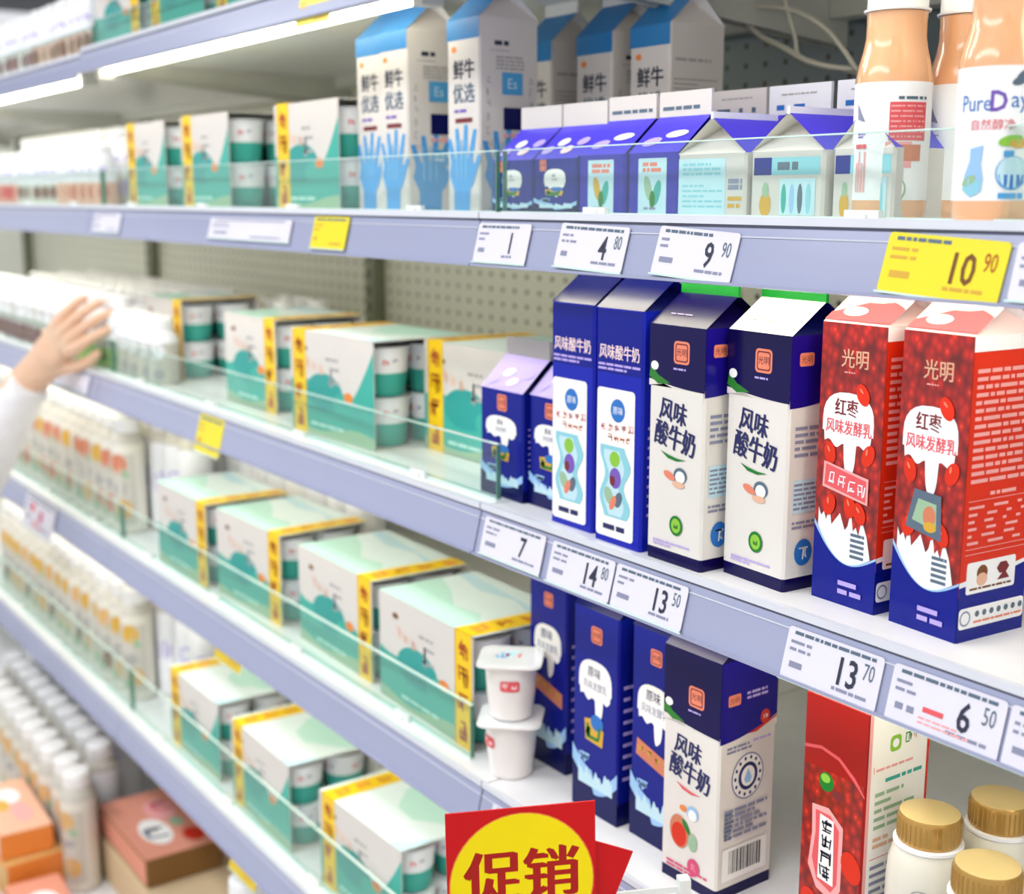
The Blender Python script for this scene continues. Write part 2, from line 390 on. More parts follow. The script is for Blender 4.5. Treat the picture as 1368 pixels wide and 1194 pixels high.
for i in (1, 2, 3, 4):
    shelf(0, i, Z0+(.007 if i > 2 else 0), .05 if i < 4 else 0, tube=True, te=.15 if i == 3 else .055)  # right end tube is out of view, added to brighten the rear cartons
    shelf(1, i, Z1, .064, tube=True)
    shelf(2, i, Z2, .062, gr=-1.095, tube=True)
    shelf(3, i, Z3, .066, gr=-1.19, tube=True)
    shelf(4, i, Z4, .085, gr=-1.13, tube=False)

# ================================================================ CARTONS, third shelf down (S2)
def logo(d, a, b, s, bg='salmon', fg='maroon'):
    d.rect(a-s/2, b-s/2, a+s/2, b+s/2, bg, s*.18); d.rect(a-s*.4, b-s*.4, a+s*.4, b+s*.4, fg, s*.12); d.rect(a-s*.34, b-s*.34, a+s*.34, b+s*.34, bg, s*.1)
    d.text('光明', a, b+s*.02, s*.34, fg, .95, bold=.01)
def cream_carton(W, H, variant, roof, label, x0, y0, z, group, rz=0):
    c = Carton(W, .074, H, [(0, 'darkviolet'), (.011, 'cream'), (.160, 'violet')], roof, 'green' if variant != 'straw' else 'violet')
    h = W/2; f = c.front; R_ = c.right
    f.poly([(-h, .158)]+[(-h+W*k/14, .166-.006*math.sin(PI*k/14*1.2)-.004*k/14) for k in range(15)]+[(h, .168)], 'cream')
    f.poly([(-h, .163), (-h, H), (h, H), (h, .158)]+[(h-W*k/14, .158+.006*(k/14)**2) for k in range(15)], 'darkviolet')
    f.poly([(-h, .166), (-h+.002, .176), (-h+.012, .168), (-h+.028, .162), (-h+.012, .160)], 'leaf')
    f.ell(-h+.007, .176, .005, .004, 'creamlight')
    logo(f, .006, .190, .020)
    f.lines(-.004, .174, .018, .177, 1, 'lilac', 3)
    f.btext('风味', -.003, .1375, .0200, 'ink', .82, -.13)
    f.btext('酸牛奶', 0, .1145, .0225, 'ink', .74, -.15)
    col = 'rose' if variant == 'straw' else 'green'
    f.poly([(-.018, .1010), (-.009, .0955), (.003, .0940), (.015, .0965), (.004, .0966), (-.008, .0985)], col)
    if variant == 'straw':
        f.ell(-.012, .052, .0125, .0165, 'fruitred', 20, .1); f.ell(-.012, .049, .010, .012, 'red', 18); f.ell(-.003, .060, .008, .003, 'leaf', 12, -.9); f.ell(.006, .047, .006, .009, 'sage', 14)
        f.ell(.005, .076, .0075, .007, 'lightblue'); f.ell(.005, .074, .0055, .0055, 'creamlight'); f.ell(-.007, .077, .005, .003, 'orange')
        f.ell(.008, .023, .008, .0085, 'magenta'); f.text('乳', .008, .023, .007, 'pink')
        f.lines(-.028, .012, .026, .020, 2, 'magenta', 5)
    else:
        f.ell(.008, .082, .0085, .007, 'slate'); f.ell(.008, .0805, .0062, .0055, 'creamlight'); f.ell(-.006, .080, .008, .0035, 'salmon', 12, -.3); f.ell(.006, .0735, .008, .003, 'peachink')
        f.ell(.004, .036, .0085, .0092, 'green'); f.ell(.004, .036, .006, .0066, 'limegreen'); f.strokes(.004, .036, .006, .006, 'leaf', 4)
        f.lines(-.026, .014, .022, .020, 2, 'lilac', 7)
    k = .037
    R_.poly([(-k, .158), (-k, .164)]+[(-k+.074*j/12, .156+.010*(j/12)**2+.003) for j in range(13)]+[(k, .158)], 'cream')
    R_.poly([(-k, H), (-k, .160)]+[(-k+.074*j/12, .154+.014*(j/12)**2) for j in range(13)]+[(k, H)], 'violet')
    R_.poly([(0, .157)]+[(j*k/8, .1575+.0095*(j/8)) for j in range(9)]+[(k, .1655), (.01, .1565)], 'red')
    R_.rect(-.028, .188, -.012, .199, 'salmon', .002); R_.text('光明', -.020, .1935, .006, 'maroon')
    R_.lines(-.004, .190, .026, .199, 2, 'lilac', 8)
    R_.ell(.021, .169, .0062, .0068, 'red'); R_.strokes(.021, .169, .006, .006, 'creamlight', 2, 4)
    if variant == 'straw':
        R_.lines(-.028, .142, .004, .150, 2, 'inkgrey', 9); R_.lines(.006, .147, .03, .151, 1, 'lilac', 10)
        R_.ell(0, .116, .021, .0225, 'inkgrey', 30); R_.ell(0, .116, .0195, .021, 'creamlight', 30)
        for j in range(14):
            t = 2*PI*j/14; R_.ell(.0165*math.cos(t), .116+.0178*math.sin(t), .0016, .002, 'ink', 6)
        R_.ell(0, .116, .0125, .0135, 'ink', 24); R_.ell(0, .116, .009, .010, 'creamlight', 20); R_.poly([(0, .1235), (.005, .114), (.003, .1095), (-.003, .1095), (-.005, .114)], 'lightblue')
        R_.lines(-.029, .058, .027, .089, 6, 'inkgrey', 11, .6); R_.lines(-.029, .058, -.018, .086, 7, 'slate', 12, .6)
        R_.rect(-.031, .018, .028, .050, 'creamlight')
        rnd = random.Random(4); a = -.022
        while a < .018:
            q = rnd.choice((.0007, .0012, .002)); R_.rect(a, .024, a+q, .047, 'black'); a += q+rnd.choice((.0008, .0014))
    else:
        R_.lines(-.03, .112, .03, .140, 5, 'inkgrey', 13, .5); R_.rect(-.03, .066, .02, .094, 'cyanpale'); R_.lines(-.029, .068, .018, .092, 6, 'inkgrey', 14, .5)
        R_.lines(-.03, .052, .022, .060, 2, 'inkgrey', 15); R_.ell(-.016, .032, .010, .0115, 'midblue'); R_.strokes(-.016, .032, .012, .014, 'white', 6, 5)
    c.roof.lines(-h*.6, .012, h*.5, .016, 1, 'lilac' if isinstance(roof, str) else 'greyink', 3, .3)
    return c.done(x0, y0, z, label, group, rz=rz)
GC = 'tall cream and violet gable top cartons'
cream_carton(.0715, .213, 'plain', 'darkviolet', 'cream and violet carton with dark violet roof, beside the tall blue cartons', -.881, .765, Z2, GC)
cream_carton(.0755, .213, 'plain', ('milk', 'navy', 'violet'), 'cream and violet carton with a white roof, beside the red cartons', -.803, .785, Z2, GC, -.05)
cream_carton(.0735, .231, 'straw', 'darkviolet', 'cream and violet carton with strawberry picture and barcode, below the third shelf', -.874, .785, Z3, GC, .03)

def red_carton(W, label, x0, y0, sticker, rz):
    H = .226; D = .074
    c = Carton(W, D, H, [(0, 'cblue'), (.034, 'red'), (H-.012, 'red')], ('lid_pink', 'lid_pink', 'milk'), 'milk', .024, .008)
    f, r = c.front, c.right; h = W/2
    f.rect(-h, .034, h, H, 'date_print')
    f.poly([(-h, .010), (h, .010), (h, .046)]+[(h-W*k/16, .046-.012*math.sin(PI*k/16)+.020*(k/16)**3) for k in range(17)], 'lightblue')
    f.poly([(-h, .0), (h, .0), (h, .044)]+[(h-W*k/16, .044-.012*math.sin(PI*k/16)+.018*(k/16)**3) for k in range(17)], 'cblue')
    pts = [(h-.006, .043)]+[(h-.006-(W-.010)*k/20, .043-.010*math.sin(PI*k/20)+.018*(k/20)**3) for k in range(21)]
    top = [(-h+.004+(W*.78)*k/18, .066+.008*((k*7) % 5)/4+(.010 if k % 4 == 0 else 0)-.0004*k) for k in range(19)]
    f.poly(pts+top, 'milk')
    for k in range(4): f.lines(.006, .040, .020, .062, 5, 'slate', 30+k)
    f.btext('光明', .002, .199, .0145, 'peachink', .9, 0, .015); f.lines(-.008, .187, .012, .189, 1, 'pink', 4)
    f.blob(-.002, .149, W*.80, .046, 'milk', .12, .46)
    f.btext('红枣', -.004, .1600, .0135, 'maroon', .82)
    f.btext('风味发酵乳', -.001, .1445, .0115, 'rose', .76, 0, .02)
    for a, b_, q in ((-.019, .122, .2), (.020, .125, -.4), (.012, .172, .5), (.014, .078, .4), (-.017, .080, -.3), (.004, .082, .1)):
        f.ell(a, b_, .0060, .0092, 'red', 16, q); f.ell(a-.0015, b_+.003, .0009, .0028, 'salmon', 8, q+.3)
    if sticker:
        f.poly([(-.020, .079), (-.013, .109), (.012, .107), (.014, .073)], 'slate'); f.poly([(-.014, .085), (-.009, .102), (.008, .100), (.009, .080)], 'sage')
        f.ell(.002, .090, .006, .008, 'fruitred'); f.ell(.003, .082, .006, .004, 'gold')
    else:
        f.poly([(-.025, .094), (-.024, .115), (.022, .107), (.022, .086)], 'pink'); f.poly([(-.023, .096), (-.022, .113), (.020, .105), (.020, .088)], 'rose')
        for k in range(4): f.strokes(-.015+k*.010, .102-k*.002, .008, .011, 'milk', 50+k, 5)
    f.lines(-.004, .008, .020, .022, 2, 'lilac', 17)
    q = D/2
    r.rect(-q, H-.011, q, H, 'milk'); r.rect(-q, .034, q, H-.012, 'red')
    r.poly([(-q, .036), (q, .036), (q, .056)]+[(q-D*k/12, .056-.014*math.sin(PI*k/12*.6)) for k in range(13)][:0]+[(.0, .050), (-q, .046)], 'milk')
    r.poly([(-q, 0), (q, 0), (q, .053), (0, .046), (-q, .042)], 'cblue')
    r.lines(-.032, .118, .032, .204, 15, 'pink', 21, .5); r.lines(-.010, .108, .02, .113, 1, 'pink', 22)
    for b_ in (.106, .070, .066): r.rect(-.033, b_, .033, b_+.0005, 'pink')
    r.lines(-.032, .072, .030, .104, 6, 'pink', 23, .4, 2.0)
    r.rect(-.030, .036, .024, .060, 'white', .002); r.ell(-.013, .051, .006, .006, 'brown'); r.ell(-.013, .046, .006, .005, 'peachink'); r.ell(.010, .052, .007, .005, 'maroon', 6); r.poly([(.004, .043), (.018, .043), (.012, .050)], 'maroon'); r.lines(-.026, .038, .020, .041, 1, 'brown', 24)
    r.rect(-.036, .010, .036, .026, 'white', .003); r.ell(-.029, .018, .006, .006, 'inkgrey'); r.ell(-.029, .018, .0045, .0045, 'white')
    for k in range(7): r.ell(-.016+k*.008, .020, .0025, .0025, 'slate', 8)
    r.lines(-.020, .0125, .034, .0155, 1, 'salmon', 25)
    c.roof.wave(-h, h, .002, lambda a: .020+.010*math.sin(a*60+1), 'rose'); c.roof.ell(0, .034, .022, .008, 'white', 16); c.roof.ell(-.01, .014, .012, .006, 'milk', 14)
    return c.done(x0, y0, Z2, label, 'tall red jujube cartons', rz=rz)
red_carton(.0650, 'red jujube print carton with a pink banner, beside the white-roofed carton', -.7100, .797, False, -.02)
red_carton(.0640, 'red jujube print carton with a dark picture sticker and text down its side', -.6300, .796, True, -.06)

def milk_blue(W, D, H, R, F, roof, fin, x0, y0, z, label, group, picture='gold', rz=0, k=1.0, name='milk_carton'):
    c = Carton(W, D, H, [(0, 'navy'), (H*.11, 'cblue')], roof, fin, R, F, name)
    f, r = c.front, c.right; h = W/2
    f.wave(-h, h, H*.05, lambda a: H*(.16+.10*((a/h)**2)+(.05 if a < 0 else 0)), 'lightblue')
    f.wave(-h, h, 0, lambda a: H*(.10+.09*((a/h)**2)+(.04 if a < 0 else 0)), 'navy')
    rnd = random.Random(int(W*1e5)+int(H*1e4))
    f.wave(-h*.72, h*.8, H*.13, lambda a: H*(.19+.05*(a/h)**2+.018*math.sin(a/h*15)+.012*math.sin(a/h*31)), 'cyanpale', 40)
    f.strokes(-h*.45, H*.26, h*.5, H*.05, 'lightblue', 3)
    (f.blob(0, H*.64, W*.50, H*.36, 'creamlight', .2, .40) if H < .08 else f.blob(0, H*.655, W*.72, min(H*.21, W*.62), 'creamlight', .25, .42))
    f.text('原味', -h*.05, H*.70, H*.052, 'ink', .9, 0, .012); f.text('风味发酵乳', 0, H*.635, H*.045, 'inkgrey', .75, 0, .01)
    logo(f, -h*.55 if H < .08 else h*.05, H*.885, min(.018, W*.24, H*.2))
    if H < .13:
        for j in range(4): c.roof.ell((j-1.5)*W*.22, .012+.012*(j % 2), W*.12, .006, ('lilac', 'milk', 'lid_pink', 'lilac')[j], 12, .2)
    if picture == 'gold':
        f.poly([(-h*.4, H*.36), (-h*.45, H*.46), (h*.1, H*.48), (h*.4, H*.43), (h*.35, H*.35)], 'gold'); f.ell(h*.1, H*.46, h*.28, H*.04, 'midblue'); f.strokes(0, H*.41, h*.8, H*.07, 'leaf', 5)
    else:
        f.poly([(-h*.75, H*.40), (-h*.7, H*.48), (h*.8, H*.42), (h*.8, H*.34)], 'fruitred')
        for j in range(4): f.strokes(-h*.5+j*h*.35, H*.44-j*H*.013, h*.28, H*.05, 'gold', 60+j, 5)
    r.lines(-D*.4, H*.2, D*.4, H*.7, 9, 'lilac', 6, .3); r.rect(-D/2, 0, D/2, H*.1, 'navy')
    return c.done(x0, y0, z, label, group, rz=rz)
G3 = 'tall blue milk splash cartons on the fourth shelf'
milk_blue(.070, .072, .223, .030, .014, 'navy', 'navy', -1.165, .838, Z3, 'tall blue carton right behind the two stacked white cups', G3, 'red', 0)
milk_blue(.0745, .072, .223, .030, .014, 'navy', 'navy', -1.041, .806, Z3, 'tall blue carton with a gold picture under its drip', G3, 'gold', 0)
milk_blue(.0700, .072, .223, .030, .014, 'navy', 'navy', -.953, .812, Z3, 'tall blue carton with a red banner, partly behind the strawberry carton', G3, 'red', 0)
GS = 'small blue cartons at the end of the third shelf'
for lab, x0, y0, W in (('small blue carton with a white drip, behind the glass edge on the third shelf', -1.192, .790, .080), ('small blue carton tucked between the glass edge and a tall blue carton', -1.1095, .797, .070)):
    o = milk_blue(W, .074, .118, .034, .019, ('lilac', 'navy', 'cblue'), 'greyink', x0, y0, Z2, lab, GS, 'gold')

def panel_carton(label, x0, y0):
    W, D, H = .0675, .074, .222
    c = Carton(W, D, H, [(0, 'blue'), (.02, 'blue')], ('navy', 'navy', 'blue'), 'navy', .027, .010)
    f = c.front; h = W/2
    f.rect(-h+.002, H-.060, h-.002, H-.002, 'cblue')
    f.btext('风味酸牛奶', 0, H-.040, .0135, 'lid_pink', .80, 0, .02); f.lines(-.03, H-.058, .03, H-.050, 2, 'lilac', 5)
    f.rect(-h+.003, .006, h-.010, .148, 'creamlight', .004); o = -.0035
    f.ell(o+.003, .128, .0105, .0110, 'midblue', 22); f.text('原味', o+.003, .128, .0075, 'white', .9)
    for k in range(5): f.strokes(o-.018+k*.010, .112, .008, .008, 'pink', 70+k, 6)
    for k in range(4): f.strokes(o-.008+k*.009, .102, .007, .007, 'salmon', 80+k, 5)
    n = 12
    f.poly([(o+.018+.005*math.sin(k*.9), .026+.068*k/n) for k in range(n+1)]+[(o-.018+.004*math.sin(k*.8+2), .026+.068*k/n) for k in range(n, -1, -1)], 'aqua')
    f.poly([(o+.010+.004*math.sin(k*.9), .028+.062*k/n) for k in range(n+1)]+[(o-.012+.004*math.sin(k*.8+2), .028+.062*k/n) for k in range(n, -1, -1)], 'cyanpale')
    f.ell(o, .082, .0075, .0075, 'limegreen'); f.ell(o+.001, .064, .0085, .0100, 'purple'); f.ell(o-.003, .061, .004, .005, 'maroon'); f.ell(o-.008, .046, .006, .009, 'sage', 14, .5); f.ell(o+.006, .044, .005, .008, 'slate', 14, -.4); f.ell(o-.002, .040, .004, .008, 'salmon', 12, -.5)
    f.lines(o-.016, .013, .016, .019, 1, 'ink', 6, .8, .5)
    c.right.lines(-.03, .03, .03, .12, 10, 'lilac', 6, .3)
    return c.done(x0, y0, Z2, label, 'tall blue cartons with white front panels')
panel_carton('tall blue carton with white panel, beside the small blue cartons', -1.037, .772)
panel_carton('tall blue carton with white panel, beside the cream carton', -.9575, .765)

# red carton on the fourth shelf, white side to the right
c = Carton(.066, .078, .232, [(0, 'deepred'), (.03, 'deepred')], 'deepred', 'deepred', .03, .01)
f = c.front
f.rect(-.033, 0, .031, .170, 'date_print'); f.rect(-.033, .170, .033, .232, 'deepred')
f.poly([(-.033, .186), (-.015, .190), (.005, .186), (.022, .174), (.032, .162), (.032, .160), (.020, .171), (.004, .183), (-.015, .187), (-.033, .183)], 'rose')
f.ell(-.008, .160, .008, .0085, 'green'); f.ell(-.009, .163, .005, .004, 'limegreen'); f.ell(.004, .152, .006, .004, 'maroon')
f.poly([(-.022, .136), (-.004, .138), (.012, .126), (.012, .070), (.006, .056), (-.014, .062), (-.024, .080), (-.021, .110)], 'pink')
f.poly([(-.018, .132), (-.002, .132), (.008, .122), (.008, .074), (.002, .064), (-.014, .070), (-.020, .088), (-.017, .112)], 'rose')
f.poly([(-.013, .130), (.002, .128), (.004, .070), (-.013, .072)], 'creamlight')
for k in range(4): f.strokes(-.005, .121-k*.014, .012, .013, 'inkdark', 90+k, 7)
for a, b_ in ((.022, .095), (.020, .050), (-.02, .045), (.0, .035)): f.ell(a, b_, .010, .014, 'red', 16, .4)
c.right.rect(-.038, 0, .0375, .232, 'creamlight'); c.right.rect(-.038, 0, -.034, .232, 'pink'); c.right.rect(.0355, 0, .0385, .232, 'red')
r = c.right; r.rect(-.012, .194, .002, .208, 'limegreen', .004); r.ell(-.005, .201, .004, .004, 'white'); r.strokes(.010, .203, .009, .010, 'leaf', 2); r.strokes(.020, .203, .006, .008, 'fruitred', 3)
r.lines(-.028, .180, .028, .184, 1, 'pink', 1); r.lines(-.016, .168, .03, .174, 1, 'teal', 2); r.lines(-.028, .128, .022, .164, 5, 'sage', 3, .45); r.lines(-.028, .112, .012, .124, 2, 'peachink', 4)
r.rect(-.031, .104, .03, .1046, 'rose'); r.rect(-.031, .180, -.0304, .186, 'rose'); r.lines(-.030, .058, .02, .1, 6, 'inkgrey', 5, .45); r.lines(-.028, .012, .01, .045, 5, 'salmon', 6, .5)
c.done(-.712, .800, Z3, 'red fruit print carton with a white side, behind the gold capped bottles', None)

# ================================================================ CARTONS, second shelf (S1)
def gloveprint(D_, a, b, s, m='glove'):            # printed blue hand with spread fingers
    class d:
        poly = staticmethod(lambda p, m: D_.poly([(u, .002+(v-.002)*.80) for u, v in p], m))
    d.poly([(a-.015*s, b), (a+.013*s, b), (a+.014*s, b+.026*s), (a+.023*s, b+.044*s), (a+.018*s, b+.064*s), (a-.019*s, b+.064*s), (a-.023*s, b+.044*s), (a-.015*s, b+.026*s)], m)
    for x, t, l in ((-.015, .30, .028), (-.006, .10, .040), (.004, -.06, .044), (.013, -.26, .038)):
        d.poly([(a+(x-.0046)*s, b+.058*s), (a+(x+.0046)*s, b+.058*s), (a+(x+.0030-math.sin(t)*l)*s, b+(.060+l)*s), (a+(x-.0026-math.sin(t)*l)*s, b+(.060+l)*s)], m)
    d.poly([(a+.012*s, b+.030*s), (a+.018*s, b+.030*s), (a+.034*s, b+.066*s), (a+.028*s, b+.068*s), (a+.015*s, b+.046*s)], m)
    for x in (-.01, -.002, .006): d.poly([(a+x*s, b+.040*s), (a+(x+.0016)*s, b+.040*s), (a+(x+.0012)*s, b+.086*s), (a+(x-.0004)*s, b+.086*s)], 'glovelight')
def white_carton(x0, y0, label, group, front=True, roof='roofblue', H=.212, hand=True, rz=0, plain_side=False):
    c = Carton(.066, .080, H, [(0, 'offwhite'), (.05, 'offwhite')], (roof, 'offwhite', 'milk'), 'milk', .036, .016)
    f, r = c.front, c.right
    f.rect(-.033, H-.022, .033, H, roof); f.ell(-.018, H-.032, .005, .0035, 'orange')
    f.btext('鲜牛', .002, H-.054, .021, 'inkdark', .98); f.btext('优选', .002, H-.080, .021, 'slate', .98)
    f.lines(-.018, H-.102, .018, H-.096, 1, 'purple', 3); f.rect(-.016, H-.112, .019, H-.107, 'maroon')
    if hand: gloveprint(f, -.002, .002, 1.15); gloveprint(r, -.008, .002, 1.1)
    if plain_side:
        r.lines(-.032, H-.04, .02, H-.034, 1, 'greyink', 6); r.lines(-.034, .10, .03, H-.055, 9, 'greyink', 7, .35, .1)
    else:
        r.lines(-.020, H-.030, .020, H-.024, 1, 'inkdark', 4, .8, .4); r.lines(-.026, H-.036, .022, H-.034, 1, 'inkgrey', 4, .4); r.lines(-.018, H-.056, .02, H-.040, 4, 'greyink', 5)
        r.rect(-.010, H-.082, .018, H-.058, 'skyblue', .001); r.text('Es', .004, H-.070, .011, 'cyanpale')
        r.rect(-.008, H-.120, .019, H-.096, 'navy', .001); r.lines(-.008, H-.130, .019, H-.123, 1, 'pink', 8)
        r.rect(-.006, H-.156, .020, H-.138, 'skyblue', .001); r.lines(-.004, H-.152, .018, H-.142, 2, 'cyanpale', 9)
        for k in range(6): r.strokes(.030, H-.065-k*.014, .008, .010, 'greyink', 100+k, 3); r.strokes(-.028, H-.065-k*.014, .007, .010, 'greyink', 110+k, 3)
    return c.done(x0, y0, Z1, label, group, rz=rz)
GW = 'tall white and blue cartons on the second shelf'
white_carton(-1.522, .822, 'tall white carton with printed blue hand, farthest left on the second shelf', GW)
white_carton(-1.450, .815, 'tall white carton with printed blue hands, second from the left on the second shelf', GW)
white_carton(-1.306, .822, 'tall white carton with printed blue hands, next to the small blue cartons', GW, rz=.0)
white_carton(-1.366, .965, 'tall white carton in the rear row with plain grey text side, behind small blue cartons', GW, plain_side=True, hand=False, H=.200)
white_carton(-1.252, .965, 'middle tall white carton of the rear row, with blue and black squares on its side', GW, hand=False, H=.200)
white_carton(-1.155, .965, 'tall white carton in the rear row, beside the bare perforated panel', GW, plain_side=True, hand=False, H=.200)
GB = 'small cartons in front on the second shelf'
for lab, x0 in (('small blue carton with white drip, against the tall white cartons', -1.186), ('small blue carton with white drip, beside the picture panel cartons', -1.111)):
    milk_blue(.072, .078, .056, .034, .022, ('rooflilac', 'navy', 'cblue'), 'offwhite', x0, .803, Z1, lab, GB, 'gold')
for n, (lab, x0) in enumerate((('small violet blue carton with yellow and green picture panel', -1.036), ('small violet blue carton with a pink topped panel, beside the pale cyan carton', -.961))):
    c = Carton(.070, .078, .058, [(0, 'grapeblue'), (.01, 'grapeblue')], ('rooflilac', 'navy', 'grapeblue'), 'offwhite', .034, .022)
    f = c.front; f.rect(-.020, .003, .019, .053, 'cyanpale', .001); f.lines(-.014, .040, .014, .050, 2, 'salmon', n+2, .7)
    f.ell(-.006, .026, .005, .012, 'sage' if n else 'gold', 14, .3); f.ell(.006, .022, .005, .012, 'teal', 14, -.3); f.ell(0, .016, .004, .008, 'leaf', 12); f.lines(-.012, .006, .012, .010, 1, 'inkgrey', 3)
    c.roof.ell(-.014, .014, .012, .006, 'lilac', 12, .2); c.roof.ell(.012, .024, .014, .005, 'milk', 12, .1); c.fin.lines(-.03, .004, .03, .010, 1, 'slate', n)
    c.done(x0, .803, Z1, lab, GB)
for n, (lab, x0, y0, W) in enumerate((('small carton with pale cyan text panel and speckled gable', -.889, .800, .084), ('small white carton with blue square and little figures on its gable face', -.801, .802, .080), ('small white carton half behind the peach bottles', -.716, .806, .060))):
    H = .055; c = Carton(.078, W, H, [(0, 'offwhite'), (.01, 'offwhite')], ('rooflilac', 'offwhite', 'pulp'), 'milk', .030, .005)
    f = Dec(c.mb, lambda a, b_, h, W=W: (.039+.0002+h, a, b_))
    if n == 0:
        f.rect(-W*.48, .003, W*.22, .051, 'cyanpale'); f.lines(-W*.42, .036, W*.18, .048, 3, 'aqua', 3, .6); f.lines(-W*.42, .008, W*.18, .030, 5, 'aqua', 4, .4); f.lines(W*.26, .024, W*.46, .034, 2, 'inkgrey', 5, .8); f.lines(W*.26, .008, W*.46, .020, 2, 'gold', 6)
    else:
        f.rect(-W*.45, .036, -W*.2, .050, 'cblue'); f.rect(-W*.2, .036, W*.45, .050, 'aqua'); f.lines(-W*.12, .039, W*.4, .047, 1, 'slate', 4, .8, .3)
        f.ell(-W*.28, .012, W*.08, .010, 'gold'); f.ell(-W*.28, .024, W*.045, .006, 'sage'); f.rect(-W*.08, .004, W*.4, .033, 'cyanpale')
        for k in range(4): f.ell(-W*.02+k*W*.11, .017, W*.035, .012, ('teal', 'lightblue', 'slate', 'aqua')[k])
    c.mb.build('body', c.root); c.r.build('gable_top', c.root); c.f.build('top_fin', c.root)
    c.root.location = (x0+W/2, y0+.039, Z1); c.root.rotation_euler.z = -PI/2; tag(c.root, lab, 'carton', GB)
for n, x0 in enumerate((-1.16, -1.07, -.985, -.905, -.822, -.738)):
    c = Carton(.076, .072, .060, [(0, 'violet'), (.01, 'violet')], ('rooflilac', 'violet', 'violet'), 'milk' if n > 2 else 'offwhite', .034, .026)
    c.fin.lines(-.028, .003, .028, .009, 1, 'midblue' if n > 2 else 'slate', n, .8, 2); c.fin.lines(-.022, .016, .022, .019, 1, 'greyink', n+9, .5)
    c.done(x0, .893, Z1, 'small blue carton with pale top fin, %s in the rear row from the tall cartons' % ('first', 'second', 'third', 'fourth', 'fifth', 'sixth')[n], 'small cartons in the rear row of the second shelf')

